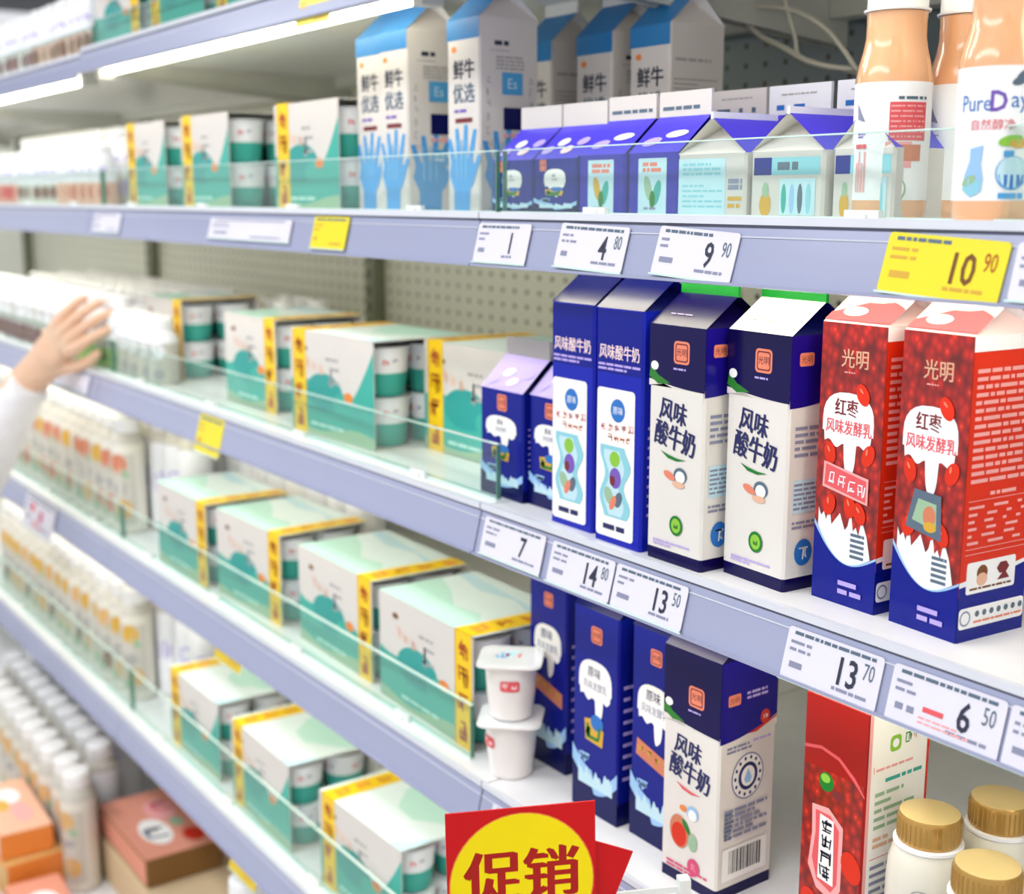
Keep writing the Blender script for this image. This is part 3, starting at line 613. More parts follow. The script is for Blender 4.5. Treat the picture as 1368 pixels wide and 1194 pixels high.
# ================================================================ CUP MULTIPACKS: open ended printed sleeves full of cups, one tape band
def make_cup():
    b = MB()
    b.lathe([(.0255, 0, 'tealdark'), (.0275, .003, 'teal'), (.0310, .031, 'milk'), (.0335, .0600, 'milk'), (.0335, .0625, 'milk'), (.0362, .0628, 'milk'), (.0362, .0645, 'lid_foil'), (.030, .0650, 'lid_foil')], 24)
    d = Dec(b, lambda a, b_, h: ((.0326+h)*math.sin(a/.032), -(.0326+h)*math.cos(a/.032), b_), .006)
    for a in (0, .05, .1, .15): d.strokes(a-.006, .045, .010, .008, 'rose', int(a*100), 5); d.strokes(a+.008, .046, .008, .006, 'inkgrey', int(a*90)+3, 4)
    return b.build('cup', smooth=True)
CUP = make_cup()
BX, BD, BH = .228, .148, .142
def make_pack(tapeside, BX, BD):
    t = empty('cup_multipack'); X, Y, H = BX/2, BD/2, BH; th = .0012
    s = MB()
    s.box(-X, X, -Y, -Y+th, 0, H, 'offwhite'); s.box(-X, X, Y-th, Y, 0, H, 'offwhite'); s.box(-X, X, -Y, Y, H-th, H, 'offwhite'); s.box(-X, X, -Y, Y, 0, th, 'offwhite')
    f = Dec(s, lambda a, b, h: (a, -Y-.0002-h, b)); tp = Dec(s, lambda a, b, h: (a, b, H+.0002+h))
    f.rect(-X, .062, X, H, 'offwhite')
    f.wave(-X, X, .001, lambda a: .066+.010*math.sin((a+X)*26+.6)+(.060*max(0, (a-X*.45)/(X*.55))**1.2 if tapeside < 0 else .012*math.cos(a*40)), 'teal', 24)
    f.wave(-X, X, .001, lambda a: .014+.006*math.sin((a+X)*30+2.4), 'sage', 20)
    f.ell(-X*.15, .062, .050, .026, 'tealdark'); f.ell(X*.35, .050, .035, .016, 'teal')
    for k in range(3): f.strokes(-X*.55+k*.020, .098-k*.003, .014, .017, 'peachink', 10+k, 6)
    f.strokes(X*.10, .085, .03, .03, 'greyink', 15, 5); f.ell(X*.42, .062, .012, .007, 'orange', 12); f.ell(-X*.62, .118, .008, .004, 'brown', 10)
    f.lines(-X*.1, .104, X*.45, .112, 1, 'greyink', 4, .5); f.lines(-X*.5, .012, X*.3, .020, 1, 'mint', 5)
    tp.rect(-X, -Y, X, Y, 'toppale'); 
    if tapeside < 0: tp.wave(-X*.4, X, .0, lambda a: Y, 'toppale'); tp.poly([(-X*.4, Y), (-X*.35, .03), (0, -.01), (X*.4, -.015), (X*.8, .02), (X, .05), (X, Y)], 'mint'); tp.poly([(X*.72, -Y), (X*.9, -Y*.5), (X, -Y*.2), (X, -Y)], 'cyanpale')
    else: tp.poly([(-X, -Y), (-X, .02), (-X*.5, .0), (0, -.03), (X*.4, -.02), (X*.8, -.05), (X, -Y)], 'mint'); tp.poly([(-X, .045), (-X*.3, .03), (X*.2, .045), (X, .02), (X, .04), (-X, .062)], 'cyanpale')
    s.build('printed_sleeve', t)
    k = MB(); w_ = .036; a0 = X-w_-.003 if tapeside > 0 else -X+.010; a1 = a0+w_; e = .0011
    pts = [(-Y-e, 0), (-Y-e, H+e), (Y+e, H+e), (Y+e, 0)]
    k.box(a0, a1, -Y-e, -Y-e*.5, 0, H+e, 'tapeyellow'); k.box(a0, a1, -Y-e, Y+e, H+e*.5, H+e, 'tapeyellow'); k.box(a0, a1, Y+e*.5, Y+e, 0, H+e, 'tapeyellow')
    f = Dec(k, lambda a, b, h: (a, -Y-e-.0002-h, b)); tp = Dec(k, lambda a, b, h: (a, b, H+e+.0002+h))
    for j in range(4):
        m_ = 'tapered'; f.strokes(a0+w_*.5, .020+j*.034, w_*.62, .026, m_, 20+j, 8); tp.strokes(a0+w_*.5, -Y+.022+j*.036, w_*.6, .024, 'orange', 30+j, 6)
    f.rect(a0, 0, a0+.0022, H, 'gold')
    k.build('tape_band', t)
    step = BX/2-.0385; cols = (-1, 0, 1) if BX > .215 else (-1, 1)
    for ix in cols:
        for iy in (-1, 1):
            for iz in (0, 1):
                if ix == 0 and iz == 0: continue
                c = CUP.copy(); COL.objects.link(c); c.parent = t; c.location = (ix*step, iy*(BD/2-.0380), .0015+iz*.0660); c.rotation_euler.z = PI/2+.3*iy
    tag(t, 'pack', 'multipack'); return t
PK = {(-1, 0): make_pack(-1, BX, BD), (1, 0): make_pack(1, BX, BD), (-1, 1): make_pack(-1, .190, BD), (1, 1): make_pack(1, .190, BD)}
_used = set()
def pack(side, x0, y0, z, label, group, rz=0, short=0):
    src = PK[side, short]
    o = src if (side, short) not in _used else copy_tree(src); _used.add((side, short))
    o.location = (x0+(.190 if short else BX)/2, y0+BD/2, z); o.rotation_euler.z = rz; tag(o, label, 'multipack', group)
g = 'taped cup multipacks on the fourth shelf'
pack(1, -2.232, .785, Z3, 'teal cup multipack at the left end of the fourth shelf row, beside the juice bottles', g)
pack(1, -1.980, .796, Z3, 'teal cup multipack, second from the left on the fourth shelf', g, .03)
pack(1, -1.692, .800, Z3, 'teal cup multipack, third from the left on the fourth shelf', g, -.02)
pack(1, -1.430, .788, Z3, 'teal cup multipack right beside the two stacked white cups', g, -.02)
g = 'taped cup multipacks on the lowest shelf'
pack(-1, -2.225, .789, Z4, 'teal cup multipack at the left end of the lowest shelf, tape near its left edge', g)
pack(-1, -1.932, .783, Z4, 'teal cup multipack in the middle of the lowest shelf, open end showing cups', g, -.02)
pack(-1, -1.612, .786, Z4, 'teal cup multipack on the lowest shelf beside the red promotion sign', g, .02)
g = 'taped cup multipacks on the third shelf'
pack(1, -2.417, .845, Z2, 'teal cup multipack half hidden behind the bottles on the third shelf, cups showing', g, 0, 1)
pack(1, -1.985, .824, Z2, 'teal cup multipack on the third shelf with tape at its right edge', g, 0, 1)
pack(-1, -1.685, .798, Z2, 'teal cup multipack on the third shelf with yellow tape at its left edge, in front', g, .03)
pack(-1, -1.447, .872, Z2, 'teal cup multipack on the third shelf behind the small blue cartons', g)
g = 'taped cup multipacks on the second shelf'
pack(-1, -2.338, .800, Z1, 'teal cup multipack beside the row of small drinks, second shelf', g, 0, 1)
pack(-1, -2.062, .795, Z1, 'teal cup multipack in the middle of three on the second shelf', g, 0, 1)
pack(-1, -1.722, .800, Z1, 'teal cup multipack beside the tall white cartons on the second shelf', g, 0, 1)
g = 'taped cup multipacks on the top shelf'
pack(1, -2.435, .79, Z0, 'teal cup multipack on the top shelf beside the small drinks', g)
pack(-1, -2.16, .79, Z0+.007, 'teal cup multipack on the top shelf, second from the small drinks', g)
pack(-1, -1.89, .79, Z0+.007, 'teal cup multipack on the top shelf above the yellow tag', g)
bpy.data.objects.remove(CUP)

# two transparent lidded cups stacked at the end of the glass
def duo(x, y, z, label, seed):
    t = empty('yogurt_cup', (x, y, z)); b = MB()
    b.lathe([(.022, 0, 'cup_white'), (.0245, .0025, 'cup_white'), (.0255, .012, 'cup_white'), (.0275, .030, 'cup_white'), (.0295, .062, 'cup_white'), (.0300, .066, 'cup_white')], 32)
    d = Dec(b, lambda a, b_, h: ((.0293+h)*math.sin(a/.029), -(.0293+h)*math.cos(a/.029), b_), .004)
    a0 = .012 if seed else -.018
    d.rect(a0-.011, .037, a0+.011, .049, 'rose', .003); d.strokes(a0-.005, .043, .007, .007, 'lid_pink', 3, 5); d.strokes(a0+.005, .043, .007, .007, 'lid_pink', 4, 5)
    b.build('cup_body', t, True)
    l = MB(); n = []; R_ = .036; c = .012
    for cx, cy, q in ((R_-c, -R_+c, -90), (R_-c, R_-c, 0), (-R_+c, R_-c, 90), (-R_+c, -R_+c, 180)):
        for k in range(5): w_ = math.radians(q+22.5*k); n.append((cx+c*math.cos(w_), cy+c*math.sin(w_)))
    l.ring([[(u, v, zz) for u, v in n] for zz in (.0655, .0668)], 'cup_white')
    l.ring([[(u*.985, v*.985, .0668) for u, v in n], [(u*.985, v*.985, .0676) for u, v in n], [(u*.8, v*.8, .0682) for u, v in n]], 'lid_foil')
    dd = Dec(l, lambda a, b_, h: (a, b_, .0683+h)); dd.poly([(-.02, -.01), (-.005, .015), (.01, .018), (.0, -.005)], 'cyanpale'); dd.strokes(.004, .002, .022, .012, 'rose', 5, 4); dd.strokes(-.008, .0, .018, .02, 'skyblue', 8, 4)
    o = l.build('foil_lid', t); o.rotation_euler.z = .35
    tag(t, label, 'cup', 'stacked white yogurt cups'); t.rotation_euler.z = .5
duo(-1.139, .794, Z3, 'white lidded yogurt cup, lower of the two stacked beside the tall blue cartons', 0)
duo(-1.139, .794, Z3+.0690, 'white lidded yogurt cup with a red mark, upper of the two stacked', 1)

# ================================================================ BOTTLES
def bottle(name, prof, cap, seg=20, decs=None, r=.03):
    t = empty(name); b = MB(); b.lathe(prof, seg)
    if decs: decs(Dec(b, lambda a, b_, h: ((r*1.004+.0001+h)*math.sin(a/r), -(r*1.004+.0001+h)*math.cos(a/r), b_), 2*PI*r/seg))
    b.build('body', t, True); c = MB(); c.lathe(cap, seg)
    if name == 'yogurt_bottle':
        for k in range(36):
            a = 2*PI*k/36; x, y = .0244*math.cos(a), .0244*math.sin(a); c.box(x-.0005, x+.0005, y-.0005, y+.0005, .142, .159, 'cap_gold')
    c.build('cap', t, True)
    return t
# peach drink bottles, clear plastic, at the right end of the second shelf
def peach(face):
    r = .0288
    P = [(.024, 0, 'yogurt_peach'), (.0275, .003, 'yogurt_peach'), (r-.0002, .008, 'yogurt_peach'), (r, .016, 'white'), (r, .103, 'yogurt_peach'), (r-.0005, .108, 'yogurt_peach'), (.0268, .116, 'yogurt_peach'), (.0240, .127, 'yogurt_peach'), (.0224, .136, 'yogurt_peach'), (.0222, .147, 'yogurt_peach'), (.0226, .1545, 'yogurt_peach'), (.019, .157, 'yogurt_peach')]
    C = [(.0245, .1552, 'cap_white'), (.0248, .1568, 'cap_white'), (.0225, .1575, 'cap_white'), (.0223, .173, 'cap_white'), (.0215, .1755, 'cap_white'), (.017, .1762, 'cap_white')]
    def dec(d):
        if face == 'name':
            d.text('Pure', -.0165, .0795, .0105, 'midblue', .80); d.text('D', -.001, .0805, .0135, 'purple', .85, 0, .02); d.text('ay', .0125, .0780, .0105, 'midblue', .9)
            d.text('自然醇净', -.004, .0655, .0070, 'rose', 1.0)
            d.ell(.012, .0935, .006, .0028, 'slate', 12, .4); d.ell(.018, .092, .005, .0025, 'slate', 12, -.5); d.ell(.0125, .0965, .005, .0022, 'slate', 12, .8)
            d.poly([(-.018, .050), (-.009, .052), (-.010, .040), (-.008, .030), (-.009, .022), (-.016, .018), (-.023, .023), (-.022, .032), (-.018, .042)], 'lightblue'); d.ell(-.0155, .025, .0065, .006, 'aqua'); d.ell(-.018, .029, .006, .003, 'sage', 12, .5)
            d.ell(.010, .034, .0105, .0110, 'skyblue', 24); d.ell(.010, .0345, .0097, .0102, 'cyanpale', 24); d.poly([(.0015, .033), (.0185, .033), (.017, .027), (.010, .0235), (.003, .027)], 'midblue')
            d.ell(.008, .055, .008, .0035, 'limegreen', 12, .2); d.ell(.013, .053, .006, .003, 'gold', 10); d.lines(.004, .044, .016, .049, 1, 'skyblue', 4, .8); d.lines(.002, .017, .018, .0215, 1, 'skyblue', 5, .8, .2)
        else:
            d.rect(.000, .060, .030, .088, 'rose'); d.lines(.001, .061, .029, .087, 7, 'pink', 6, .35); d.lines(.006, .089, .030, .093, 1, 'slate', 7)
            d.rect(-.002, .040, .018, .059, 'pink'); d.rect(.006, .045, .026, .057, 'fruitred'); d.lines(-.001, .030, .014, .040, 3, 'pink', 8)
            d.ell(.006, .024, .0088, .0095, 'sage', 22); d.ell(.006, .0245, .0073, .0078, 'creamlight', 20); d.strokes(.003, .0245, .004, .005, 'gold', 3, 4); d.strokes(.009, .0245, .004, .005, 'leaf', 4, 4)
            d.poly([(-.028, .088), (-.019, .074), (-.027, .076)], 'inkgrey'); d.lines(-.026, .062, -.018, .066, 2, 'purple', 9); d.lines(-.028, .054, -.017, .058, 1, 'rose', 10, .8, .1)
            for k in range(4): d.rect(-.027+k*.0028, .022, -.0257+k*.0028, .052 if k % 2 else .044, 'pink')
    return bottle('drink_bottle', P, C, 40, dec, r)
GP = 'peach coloured drink bottles at the right of the second shelf'
VA = math.atan2(.557, .79)
for face, x, y, lab, rz in (('side', -.681, .831, 'peach drink bottle with a pink and white label, beside the small cartons', .62), ('side', -.661, .892, 'peach drink bottle standing behind the two others', .60), ('name', -.5595, .794, 'peach drink bottle in front with a big word and blue carafe on its label', .60)):
    o = peach(face); o.location = (x, y, Z1); o.rotation_euler.z = rz; tag(o, lab, 'bottle', GP)
def goldcap():
    P = [(.026, 0, 'bottle_cream'), (.0305, .004, 'bottle_cream'), (.0315, .012, 'bottle_cream'), (.0312, .108, 'bottle_cream'), (.0300, .122, 'bottle_cream'), (.0275, .131, 'bottle_cream'), (.0258, .1355, 'milk'), (.0272, .1368, 'milk'), (.0272, .1392, 'milk'), (.0215, .140, 'milk')]
    C = [(.0238, .1398, 'cap_gold'), (.0243, .1410, 'cap_gold'), (.0243, .1600, 'cap_gold'), (.0232, .1625, 'cap_goldtop'), (.0195, .1632, 'cap_goldtop')]
    def dec(d):
        d.ell(0, .104, .0085, .0055, 'greyink', 18, -.1); d.ell(0, .104, .0070, .0042, 'pulp', 18, -.1); d.strokes(0, .104, .009, .004, 'brown', 3, 5)
        d.lines(-.02, .02, .02, .07, 6, 'pulp', 4)
    return bottle('yogurt_bottle', P, C, 40, dec, .0312)
for x, y, lab in ((-.600, .822, 'gold capped cream bottle in front of the red fruit carton'), (-.523, .788, 'gold capped cream bottle standing in front of the rearmost gold capped one'), (-.583, .890, 'gold capped cream bottle behind the two others')):
    o = goldcap(); o.location = (x, y, Z3); o.rotation_euler.z = .55; tag(o, lab, 'bottle', 'gold capped bottles on the fourth shelf')

rnd = random.Random(11)
ORD = 'first second third fourth fifth sixth seventh eighth ninth tenth eleventh twelfth thirteenth fourteenth fifteenth sixteenth'.split()
def rows(proto, xs, ys, z, label, group, jit=.003, n0=0, step=1, ref='multipacks'):
    first = True
    for j, y in enumerate(ys):
        for i, x in enumerate(xs):
            o = proto if first else copy_tree(proto); first = False
            o.location = (x+rnd.uniform(-jit, jit), y+rnd.uniform(-jit, jit), z); o.rotation_euler.z = .75+rnd.uniform(-.35, .35)
            l = label[min(j, len(label)-1)]
            if len(xs) > 1: l += ', %s from the %s' % (ORD[n0+i*step], ref)
            tag(o, l, 'bottle', group[min(j, len(group)-1)])
def frange(a, n, st): return [a+k*st for k in range(n)]
# small drinks (top and second shelf)
def small(lm, lm2, H=.110, r=.0225, seed=0):
    k = H/.110
    P = [(r*.85, 0, 'drinkbody'), (r, .003, lm), (r, .044*k, 'milk'), (r*.97, .050*k, 'milk'), (r, .058*k, 'milk'), (r, .082*k, 'milk'), (r*.75, .093*k, 'milk'), (r*.62, .097*k, 'milk')]
    C = [(r*.74, .096*k, 'cap_white'), (r*.74, .108*k, 'cap_white'), (r*.6, H, 'cap_white')]
    def dec(d): d.ell(0, .026*k, r*.5, .014*k, lm2, 12); d.strokes(0, .066*k, r*.9, .012, 'lilac', seed, 4)
    return bottle('small_drink', P, C, 16, dec, r)
for q, (lm, lm2, n0) in enumerate((('peachink', 'fruitred', 0), ('pulp', 'brown', 6), ('coral', 'red', 12))):
    rows(small(lm, lm2, .112), frange(-2.470-n0*.0475, 6 if n0 < 12 else 4, -.0475), (.802,), Z1, ['second shelf front row: small drink with %s foot' % ('peach', 'beige', 'coral')[q]], ['small drinks in the front row, second shelf, %s foot' % ('peach', 'beige', 'coral')[q]], n0=n0)
rows(small('pulp', 'lilac', .148, .0235), frange(-2.44, 16, -.0495), (.862,), Z1, ['taller small drink, rear row of the second shelf'], ['taller drinks in the rear row, second shelf'])
for q, (lm, lm2, n0) in enumerate((('peachink', 'brown', 0), ('pulp', 'maroon', 8))):
    rows(small(lm, lm2, .122), frange(-2.475-n0*.0475, 8, -.0475), (.80,), Z0, ['top shelf front row: small drink with %s label' % ('tan', 'maroon')[q]], ['small drinks on the top shelf, %s labels' % ('tan', 'maroon')[q]], n0=n0)
rows(small('pulp', 'lilac', .132, .0235), frange(-2.47, 16, -.0485), (.856,), Z0, ['small drink, rear row of the top shelf'], ['rear row drinks on the top shelf'])
# yogurt drink bottles (third shelf)
def mid(lm, lm2, H=.140, r=.030):
    k = H/.14
    P = [(r*.85, 0, 'drinkbody'), (r, .004, lm), (r, .040*k, 'drinkbody'), (r*.98, .060*k, 'drinkbody'), (r, .086*k, 'milk'), (r*.96, .098*k, 'milk'), (r*.62, .112*k, 'milk'), (r*.5, .118*k, 'milk')]
    C = [(r*.68, .116*k, 'cap_white'), (r*.70, .136*k, 'cap_white'), (r*.58, H, 'cap_white')]
    def dec(d): d.ell(0, .070*k, r*.55, .018*k, 'milk', 12); d.strokes(0, .070*k, r, .020, 'greyink', 3, 4); d.ell(.002, .022*k, r*.4, .010, lm2, 12)
    return bottle('yogurt_drink', P, C, 18, dec, r)
rows(mid('limegreen', 'leaf'), frange(-2.452, 6, -.0625), (.812,), Z2, ['yogurt drink with lime green foot, third shelf front row'], ['yogurt drinks with lime green foot, front row of the third shelf'])
rows(mid('maroon', 'brown'), frange(-2.452-6*.0625, 9, -.0625), (.812,), Z2, ['yogurt drink with maroon foot, third shelf front row'], ['yogurt drinks with maroon foot, front row of the third shelf'], n0=6)
rows(mid('pulp', 'sage', .145), frange(-2.43, 14, -.0630), (.880, .948, 1.016), Z2, ['yogurt drink, third shelf second row', 'yogurt drink, third shelf third row', 'yogurt drink, third shelf fourth row'], ['yogurt drinks, second row, third shelf', 'yogurt drinks, third row, third shelf', 'yogurt drinks, fourth row, third shelf'])
rows(mid('drinkbody', 'greyink', .135), frange(-2.205, 3, -.0630), (1.03, 1.10), Z2, ['pale drink behind the half hidden third shelf multipack', 'pale drink nearest the back panel, third shelf'], ['pale yogurt drinks behind the multipack, third shelf', 'pale yogurt drinks by the back panel, third shelf'], ref='bottle rows')
rows(mid('drinkbody', 'greyink', .118, .027), frange(-2.390, 4, .0575), (.808,), Z2, ['short pale yogurt drink in front of the hidden multipack'], ['short pale yogurt drinks beside the multipack'], ref='lime green row')
# tall juice and milk bottles (fourth, lowest shelf, base deck)
def tall(H, r, seed, plain=False):
    k = H/.23; q = random.Random(seed)
    B = 'milk' if plain else 'pulp'
    P = [(r*.86, 0, 'drinkbody'), (r, .005, B), (r, .090*k, B), (r*.97, .096*k, B), (r, .102*k, B), (r, .178*k, 'drinkbody'), (r*.95, .188*k, 'drinkbody'), (r*.72, .199*k, 'drinkbody'), (r*.6, .203*k, 'drinkbody')]
    C = [(r*.74, .200*k, 'cap_white'), (r*.78, .203*k, 'cap_white'), (r*.76, .226*k, 'cap_white'), (r*.64, H, 'cap_white')]
    def dec(d):
        if plain: d.strokes(0, .1*k, r, .06, 'lilac', seed, 3); return
        d.rect(-r*.95, .02*k, r*.95, .16*k, 'drinkbody', .004)
        d.ell(-r*.1, .140*k, r*.6, .020*k, q.choice(('fruit', 'gold', 'fruitred')), 14); d.ell(r*.35, .120*k, r*.22, .010*k, 'sage', 10, .6)
        d.ell(r*.1, .050*k, r*.62, .020*k, q.choice(('fruitred', 'fruit', 'brown')), 14, .3); d.ell(-r*.5, .036*k, r*.25, .012*k, 'sage', 10); d.strokes(0, .09*k, r*1.1, .026*k, 'greyink', seed, 5)
    return bottle('juice_bottle', P, C, 20, dec, r)
for n, nm in enumerate(('third', 'fourth')):
    z = Z3 if n == 0 else Z4; sh = ('fourth', 'lowest')[n]
    xe = -2.456 if n == 0 else -2.47
    for s in range(3):
        rows(tall(.226, .0315, 5+s+n*7), [xe-.0655*(3*k+s) for k in range(5)], (.812,), z, ['%s fruit juice bottle, front row of the %s shelf' % (('orange', 'yellow', 'mixed')[s], sh)], ['tall juice bottles with %s fruit print, front row, %s shelf' % (('orange', 'yellow', 'mixed')[s], sh)], n0=s, step=3)
    rows(tall(.226, .0315, 2, True), frange(xe+.02, 12, -.0655), (.882,), z, ['plain white bottle, second row of the %s shelf' % sh], ['plain white bottles, second row, %s shelf' % sh])
    rows(tall(.232, .0315, 3, True), frange(-2.37 if n == 0 else -2.36, 2, .066), (.885,), z, ['plain white bottle behind the first multipack, %s shelf' % sh], ['plain white bottles behind the first multipack, %s shelf' % sh], ref='juice rows')
    rows(tall(.215, .0315, 9, True), frange(-2.40, 9 if n == 0 else 4, .072), (.985,), z, ['rear juice bottle behind the multipacks, %s shelf' % sh], ['juice bottles in the rear row, %s shelf' % sh], ref='plain bottles')
rows(tall(.255, .036, 21), frange(-2.555, 11, -.0745), (.702,), ZD, ['big juice bottle, front row of the base deck'], ['big juice bottles, front row, base deck'], ref='cardboard box')
rows(tall(.255, .036, 23, True), frange(-2.665, 10, -.0745), (.782,), ZD, ['big white bottle, second row of the base deck'], ['big white bottles, second row, base deck'], ref='cardboard box')
rows(tall(.360, .042, 22, True), frange(-2.80, 8, -.087), (.870,), ZD, ['tallest white bottle, back row of the base deck'], ['tallest white bottles, base deck'], ref='cardboard box')
rows(tall(.315, .044, 26, True), [-1.855], (.775,), ZD, ['lone big white bottle under the lowest shelf, near the yellow tag'], [None])
for o in list(bpy.data.objects):
    if 'group' in o and o['group'] is None: del o['group']

# ---------------------------------------------------------------- packages on the base deck
def tray(name, x0, x1, y0, y1, z0, z1, side, top, label, cat, prints=(), rz=0):
    t = empty(name, ((x0+x1)/2, (y0+y1)/2, z0), rz); X, Y, H = (x1-x0)/2, (y1-y0)/2, z1-z0
    b = MB(); c = .004
    def sec(z, i): return [(-X+c+i, -Y+i, z), (X-c-i, -Y+i, z), (X-i, -Y+c+i, z), (X-i, Y-c-i, z), (X-c-i, Y-i, z), (-X+c+i, Y-i, z), (-X+i, Y-c-i, z), (-X+i, -Y+c+i, z)]
    b.ring([sec(0, .002), sec(.003, 0), sec(H-.003, 0), sec(H, .002)], side); b.build('box', t)
    b = MB(); b.ring([sec(H, .001), sec(H+.0015, .001)], top)
    d = Dec(b, lambda a, b_, h: (a, b_, H+.0017+h)); f = Dec(b, lambda a, b_, h: (a, -Y-.0004-h, b_))
    b.box(-X+.002, X-.002, -Y-.0004, -Y, .006, H-.004, top)
    for kind, a, b_, ra, rb, m in prints:
        (d.ell if kind == 'e' else d.strokes)(*((a, b_, ra, rb, m) if kind == 'e' else (a, b_, ra, rb, m, 5)))
    b.build('printed_wrap', t); tag(t, label, cat); return t
tray('cardboard_box', -2.60, -2.02, .745, 1.02, ZD, EYE-1.312, 'cardboard', 'cardboard', 'plain beige cardboard box on the base deck, lowest of the stack', 'box')
tray('snack_tray', -2.590, -2.300, .750, .905, EYE-1.310, EYE-1.252, 'kraft', 'coral', 'brown tray with coral printed top on the beige cardboard box', 'box', [('e', -.05, .02, .05, .03, 'pink'), ('e', .04, -.02, .06, .03, 'creamlight'), ('s', .05, -.02, .06, .04, 'slate'), ('s', -.06, .03, .05, .04, 'rose'), ('e', .09, .04, .03, .02, 'red'), ('e', .02, .03, .02, .014, 'sage')])
tray('snack_pack', -2.86, -2.56, .545, .665, ZD, EYE-1.318, 'orange', 'fruit', 'orange and yellow boxed pack in front of the big juice bottles', 'box', [('e', -.05, .0, .05, .03, 'coral'), ('e', .03, .02, .04, .02, 'milk'), ('e', .08, -.02, .03, .02, 'fruitred'), ('e', -.02, -.03, .04, .015, 'pink')], .06)
tray('snack_pack', -2.53, -2.28, .535, .640, ZD, EYE-1.345, 'fruitred', 'coral', 'coral boxed pack at the front edge of the base deck', 'box', [('e', -.03, .0, .04, .03, 'milk'), ('e', .05, .02, .03, .02, 'gold'), ('s', .02, -.01, .05, .04, 'rose')], -.05)
tray('snack_pack', -2.84, -2.58, .555, .660, EYE-1.316, EYE-1.262, 'orange', 'peachink', 'peach topped orange pack lying on the other orange pack', 'box', [('e', -.05, .0, .04, .025, 'milk'), ('e', .04, .01, .05, .02, 'pink'), ('e', -.01, -.02, .03, .015, 'gold')], -.04)

# ================================================================ PRICE TAGS
def price(x0, x1, z0, z1, num, cents, label, group, plate='tagwhite', ink='inkdark', tilt=-.245, seed=1, red=False, roll=0, y=.7445, dots=False, blur=False):
    W, H = x1-x0, z1-z0; t = empty('price_tag', ((x0+x1)/2, y-.0022, EYE+(z0+z1)/2)); t.rotation_euler = (tilt, roll, 0)
    b = MB(); X, Z = W/2, H/2
    q = []; r = .003
    for cx, cz, a in ((X-r, -Z+r, -90), (X-r, Z-r, 0), (-X+r, Z-r, 90), (-X+r, -Z+r, 180)):
        for k in range(4): u = math.radians(a+30*k); q.append((cx+r*math.cos(u), cz+r*math.sin(u)))
    b.ring([[(u, .0004, v) for u, v in q], [(u, -.0004, v) for u, v in q]], plate)
    d = Dec(b, lambda a, c, h: (a, -.0006-h, c)); g = 'inkgrey' if plate == 'tagwhite' else 'gold'
    d.lines(-X*.85, Z*.72, X*.85, Z*.9, 1, 'slate' if not blur else g, seed, .7)
    d.lines(-X*.9, Z*.05, -X*.45, Z*.6, 2, g, seed+1, .4); d.lines(-X*.85, -Z*.6, -X*.5, -Z*.15, 1, g, seed+2, .5)
    d.lines(X*.1, -Z*.75, X*.8, -Z*.55, 1, g, seed+3, .6)
    if red: d.lines(-X*.35, -Z*.35, X*.05, -Z*.05, 1, 'rose', seed+4, .6); d.lines(-X*.4, -Z*.75, X*.5, -Z*.42, 2, 'pink', seed+5, .4)
    if num:
        d.text(num, X*.36, Z*.02, H*.52, ink, .78, 0, .015)
        if cents: d.text(cents, X*.76, Z*.30, H*.30, 'slate' if ink == 'inkdark' else 'tapered', .6)
    if dots:
        d.ell(-X*.45, Z*.3, X*.14, Z*.3, 'rose'); d.ell(X*.15, Z*.0, X*.12, Z*.4, 'magenta'); d.lines(-X*.3, -Z*.8, X*.3, -Z*.4, 2, 'rose', 4)
    b.build('card', t); s = MB(); s.ring([[(u*1.03, -.0008-e, v*1.05) for u, v in ((-X, -Z), (X, -Z), (X, -Z+.0015), (-X, -Z+.0015))] for e in (0, .0006)], 'glass_edge_light'); s.build('holder_edge', t)
    tag(t, label, 'price tag', group); return t
g = 'price tags on the second shelf rail'
price(-1.127, -1.036, -.066, -.026, '1', '', 'white price tag just right of the rail joint, second shelf', g, seed=1, roll=.0)
price(-.988, -.890, -.066, -.025, '4', '80', 'white price tag reading 4 under the small blue cartons', g, seed=2, roll=.03)
price(-.850, -.755, -.067, -.026, '9', '90', 'white price tag reading 9 under the pale cyan carton', g, seed=3, roll=.05)
price(-.609, -.512, -.068, -.026, '10', '90', 'yellow price tag reading 10 under the peach bottles', g, 'tagyellow', 'brown', seed=4, roll=.05)
price(-.506, -.42, -.066, -.028, '', '', 'white price tag at the right end of the second shelf rail', g, seed=5)
price(-1.497, -1.406, -.064, -.024, '', '', 'yellow price tag under the tall white cartons, second shelf', g, 'tagyellow', seed=6)
price(-1.83, -1.56, -.060, -.030, '', '', 'long pale label strip on the second shelf rail', g, seed=7, blur=True)
price(-2.36, -2.22, -.062, -.028, '', '', 'pale label beside the rail joint under the first multipack, second shelf', g, seed=8, blur=True)
g = 'price tags on the third shelf rail'
price(-1.117, -1.010, -.370, -.330, '7', '', 'faded white price tag under the small blue cartons, third shelf', g, seed=9)
price(-.998, -.902, -.371, -.331, '14', '80', 'white price tag reading 14 under the white panelled cartons', g, seed=10)
price(-.899, -.803, -.371, -.331, '13', '50', 'white price tag reading 13 under the plain cream carton', g, seed=11)
price(-.686, -.592, -.374, -.332, '13', '70', 'white price tag reading 13 70 under the red cartons', g, seed=12)
price(-.583, -.489, -.374, -.332, '6', '50', 'white price tag reading 6 50 with pink print', g, seed=13, red=True)
price(-.486, -.40, -.374, -.332, '', '', 'white price tag at the right end of the third shelf rail', g, seed=14)
price(-1.913, -1.818, -.385, -.328, '', '', 'yellow price tag hanging on the third shelf rail', g, 'tagyellow', seed=15)
price(-2.66, -2.45, -.366, -.330, '', '', 'pale label strip under the reaching hand', g, seed=16, blur=True)
g = 'price tags on the lower rails'
price(-1.868, -1.770, -.708, -.652, '', '', 'gold price tag hanging on the fourth shelf rail', g, 'taggold', seed=17)
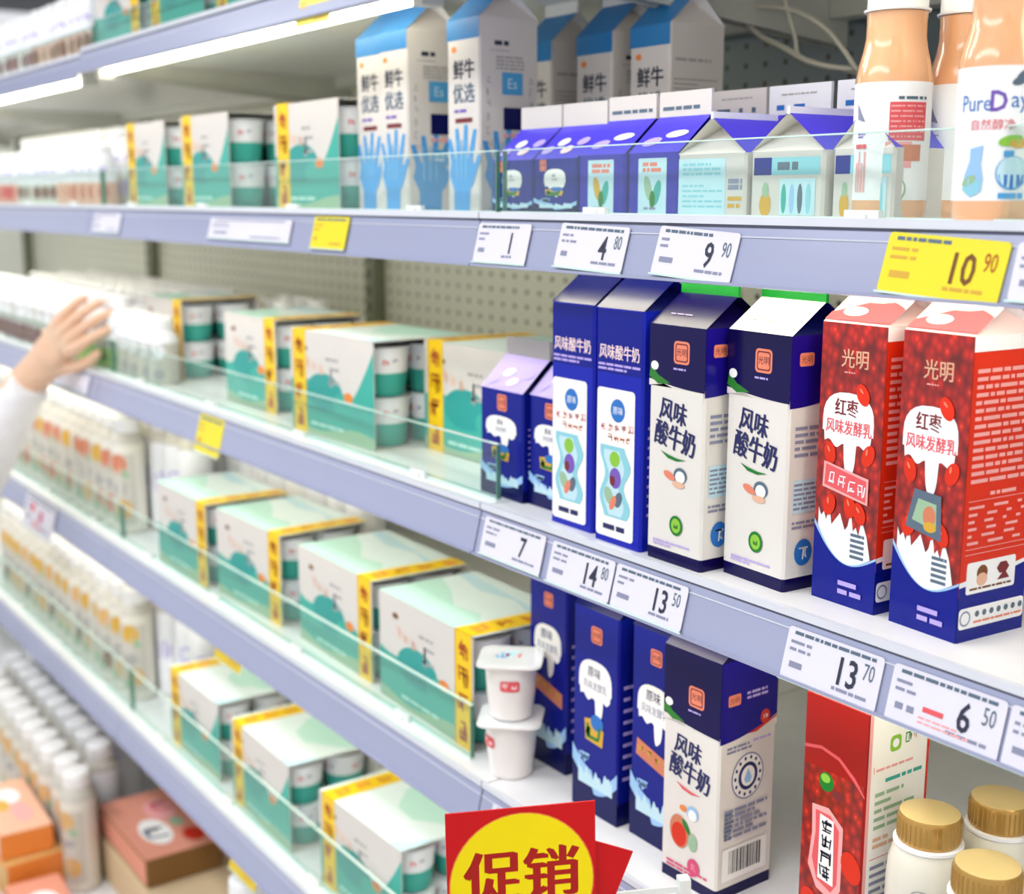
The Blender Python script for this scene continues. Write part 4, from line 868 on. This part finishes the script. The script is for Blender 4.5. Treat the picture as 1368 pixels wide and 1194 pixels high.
price(-1.845, -1.745, -1.055, -.996, '', '', 'gold price tag hanging on the lowest shelf rail', g, 'taggold', seed=18)
price(-2.955, -2.735, -.715, -.645, '', '', 'white tag with red marks sticking up on the fourth shelf rail', g, seed=19, dots=True, y=.740)
price(-1.105, -.985, -.690, -.650, '', '', 'pale pink printed tag beside the red promotion sign', g, seed=20, red=True)
price(-.905, -.820, -.700, -.655, '', '', 'gold tag under the strawberry carton', g, 'taggold', seed=21)
price(-1.52, -1.43, .200, .240, '', '', 'yellow price tag on the top shelf rail', 'price tags on the top shelf rail', 'tagyellow', seed=22)

# ================================================================ PROMOTION SIGNS
t = empty('promotion_sign', (-.849, .603, EYE-.572)); t.rotation_euler = (0, -.02, 1.12)
b = MB(); b.box(-.0650, .0650, -.0009, .0009, -.105, .0595, 'signred')
d = Dec(b, lambda a, c_, h: (a, -.0011-h, c_))
d.ell(0, -.011, .0635, .0662, 'orange', 48); d.ell(0, -.011, .0623, .0650, 'yellow', 48)
d.btext('促销', 0, -.002, .047, 'signink', 1.0, 0, .035); d.lines(-.040, -.060, .040, -.050, 1, 'signink', 3)
b.build('card', t)
b = MB(); b.box(-.010, .010, .0075, .0095, -.05, .030, 'clip'); b.box(-.005, .150, .0075, .0095, -.040, -.034, 'clip'); b.box(.142, .152, .002, .014, -.048, -.026, 'clip'); b.build('clip_arm', t)
tag(t, 'red square sign with yellow disc and red characters, clipped to the fourth shelf', 'sign')
t = empty('promotion_sign', (-.8475, .6235, EYE-.6025)); t.rotation_euler = (0, .36, 1.12)
b = MB(); b.box(-.063, .063, -.0009, .0009, -.063, .063, 'signred'); b.build('card', t); b = MB(); b.box(-.006, .006, .001, .003, -.03, .02, 'clip'); b.build('clip_arm', t)
tag(t, 'plain red card tilted behind the round yellow promotion sign', 'sign')

# ================================================================ CABLES
def cable(pts, r, label):
    c = bpy.data.curves.new('cable', 'CURVE'); c.dimensions = '3D'; c.bevel_depth = r; c.bevel_resolution = 2; c.resolution_u = 8
    s = c.splines.new('BEZIER'); s.bezier_points.add(len(pts)-1)
    for p, q in zip(s.bezier_points, pts): p.co = (q[0], q[1], q[2]+EYE); p.handle_left_type = p.handle_right_type = 'AUTO'
    tmp = bpy.data.objects.new('t', c); COL.objects.link(tmp); dg = bpy.context.evaluated_depsgraph_get()
    me = bpy.data.meshes.new_from_object(tmp.evaluated_get(dg)); bpy.data.objects.remove(tmp); bpy.data.curves.remove(c); me.name = 'cable'; me.materials.clear(); me.materials.append(M['cable'])
    me.polygons.foreach_set('use_smooth', [True]*len(me.polygons)); o = bpy.data.objects.new('cable', me); COL.objects.link(o); tag(o, label, 'cable', 'pale cables looping under the top shelf')
cable([(-1.15, 1.2, .239), (-1.15, 1.12, .232), (-1.14, 1.12, .205), (-1.115, 1.12, .182), (-1.076, 1.12, .164), (-1.025, 1.12, .142), (-.975, 1.14, .133), (-.93, 1.27, .135)], .0032, 'pale cable hanging in the lowest loop beside the white cartons')
cable([(-1.207, 1.12, .242), (-1.131, 1.12, .216), (-1.061, 1.12, .201), (-1.017, 1.12, .18), (-.984, 1.12, .15), (-.972, 1.13, .13), (-.95, 1.27, .12)], .003, 'pale cable sweeping in the widest arc toward the peach bottles')
cable([(-1.085, 1.12, .24), (-1.067, 1.12, .197), (-1.057, 1.12, .172), (-1.05, 1.12, .152), (-1.014, 1.13, .139), (-.975, 1.15, .128), (-.94, 1.27, .13)], .0024, 'thin pale cable dropping straight between the two loops')
cable([(-1.34, 1.12, .262), (-1.301, 1.12, .249), (-1.259, 1.12, .232), (-1.212, 1.12, .225), (-1.175, 1.12, .245)], .0024, 'short pale cable loop above the rear white cartons')

# ================================================================ REACHING ARM
person = empty('person', (-2.70, .70, 0))
def skin(name, pts, edges, rad, m, lv=2):
    me = bpy.data.meshes.new(name); me.from_pydata([(p[0]+2.70, p[1]-.70, p[2]) for p in pts], edges, []); me.materials.append(M[m])
    o = bpy.data.objects.new(name, me); COL.objects.link(o); o.parent = person
    md = o.modifiers.new('skin', 'SKIN'); md.use_smooth_shade = True
    for v, r in zip(me.skin_vertices[0].data, rad): v.radius = r if isinstance(r, tuple) else (r, r)
    me.skin_vertices[0].data[0].use_root = True
    s = o.modifiers.new('sub', 'SUBSURF'); s.levels = s.render_levels = lv
    return o
wr = Vector((-2.572, .688, EYE-.320)); tip = Vector((-2.420, .763, EYE-.184)); d = (tip-wr).normalized()
s_ = (Vector((0, 0, 1))-d*d.z).normalized(); n_ = d.cross(s_).normalized()
if n_.y < 0: n_ = -n_
HS = 1.22
pts = [wr, wr-d*.06, wr-d*.13, wr+d*.042+s_*.0]; rad = [(.024, .032), (.030, .035), (.036, .040), (.025, .045)]; ed = [(0, 1), (1, 2), (0, 3)]
for off, L, sp in ((-.031, .084, -.12), (-.011, .094, -.03), (.010, .088, .05), (.030, .070, .15)):
    i = len(pts); k = wr+d*(.104-abs(off)*.25)+s_*off
    pts += [k, k+(d*.42+s_*sp*.45)*L+n_*L*.06, k+(d*.74+s_*sp*.75)*L+n_*L*.24, k+(d*.95+s_*sp*.9)*L+n_*L*.50]
    rad += [.0150, .0112, .0098, .0074]; ed += [(3, i), (i, i+1), (i+1, i+2), (i+2, i+3)]
i = len(pts); k = wr+d*.030-s_*.026+n_*.006
pts += [k, k+d*.040-s_*.026+n_*.008, k+d*.072-s_*.036+n_*.014, k+d*.100-s_*.034+n_*.016]; rad += [.018, .0135, .0115, .0085]; ed += [(0, i), (i, i+1), (i+1, i+2), (i+2, i+3)]
skin('forearm_and_hand', pts, ed, rad, 'skin')
el = Vector((-2.865, .57, EYE-.665)); sh = Vector((-3.02, .22, EYE-.30))
cu = wr+(el-wr).normalized()*.045
b = MB(); path = [cu, cu.lerp(el, .12), cu.lerp(el, .35), cu.lerp(el, .6), cu.lerp(el, .85), el+Vector((-.03, -.05, .0)), el.lerp(sh, .3)+Vector((-.02, -.03, -.02)), el.lerp(sh, .7), sh]
rr = [.036, .043, .048, .053, .057, .062, .064, .070, .078]
q = random.Random(5); secs = []
P2 = []
for i in range(len(path)-1):
    for k in range(5): P2.append((path[i].lerp(path[i+1], k/5), rr[i]+(rr[i+1]-rr[i])*k/5))
P2.append((path[-1], rr[-1]))
for i, (p, r) in enumerate(P2):
    dd = (P2[min(i+1, len(P2)-1)][0]-P2[max(i-1, 0)][0]).normalized(); u = dd.cross(Vector((0, 0, 1))).normalized(); v = u.cross(dd)
    secs.append([p+(u*math.cos(2*PI*k/28)+v*math.sin(2*PI*k/28))*r*(1+.04*math.sin(i*1.7+k)+q.uniform(-.03, .03))-person.location for k in range(28)])
b.ring(secs, 'sleeve_wool'); b.build('sleeve', person, True)
tag(person, 'arm in a fluffy white sleeve reaching toward the yogurt drinks', 'person')

# glyph caches and prototypes leave nothing behind
for o in list(bpy.data.objects):
    if o.type == 'FONT': bpy.data.objects.remove(o)
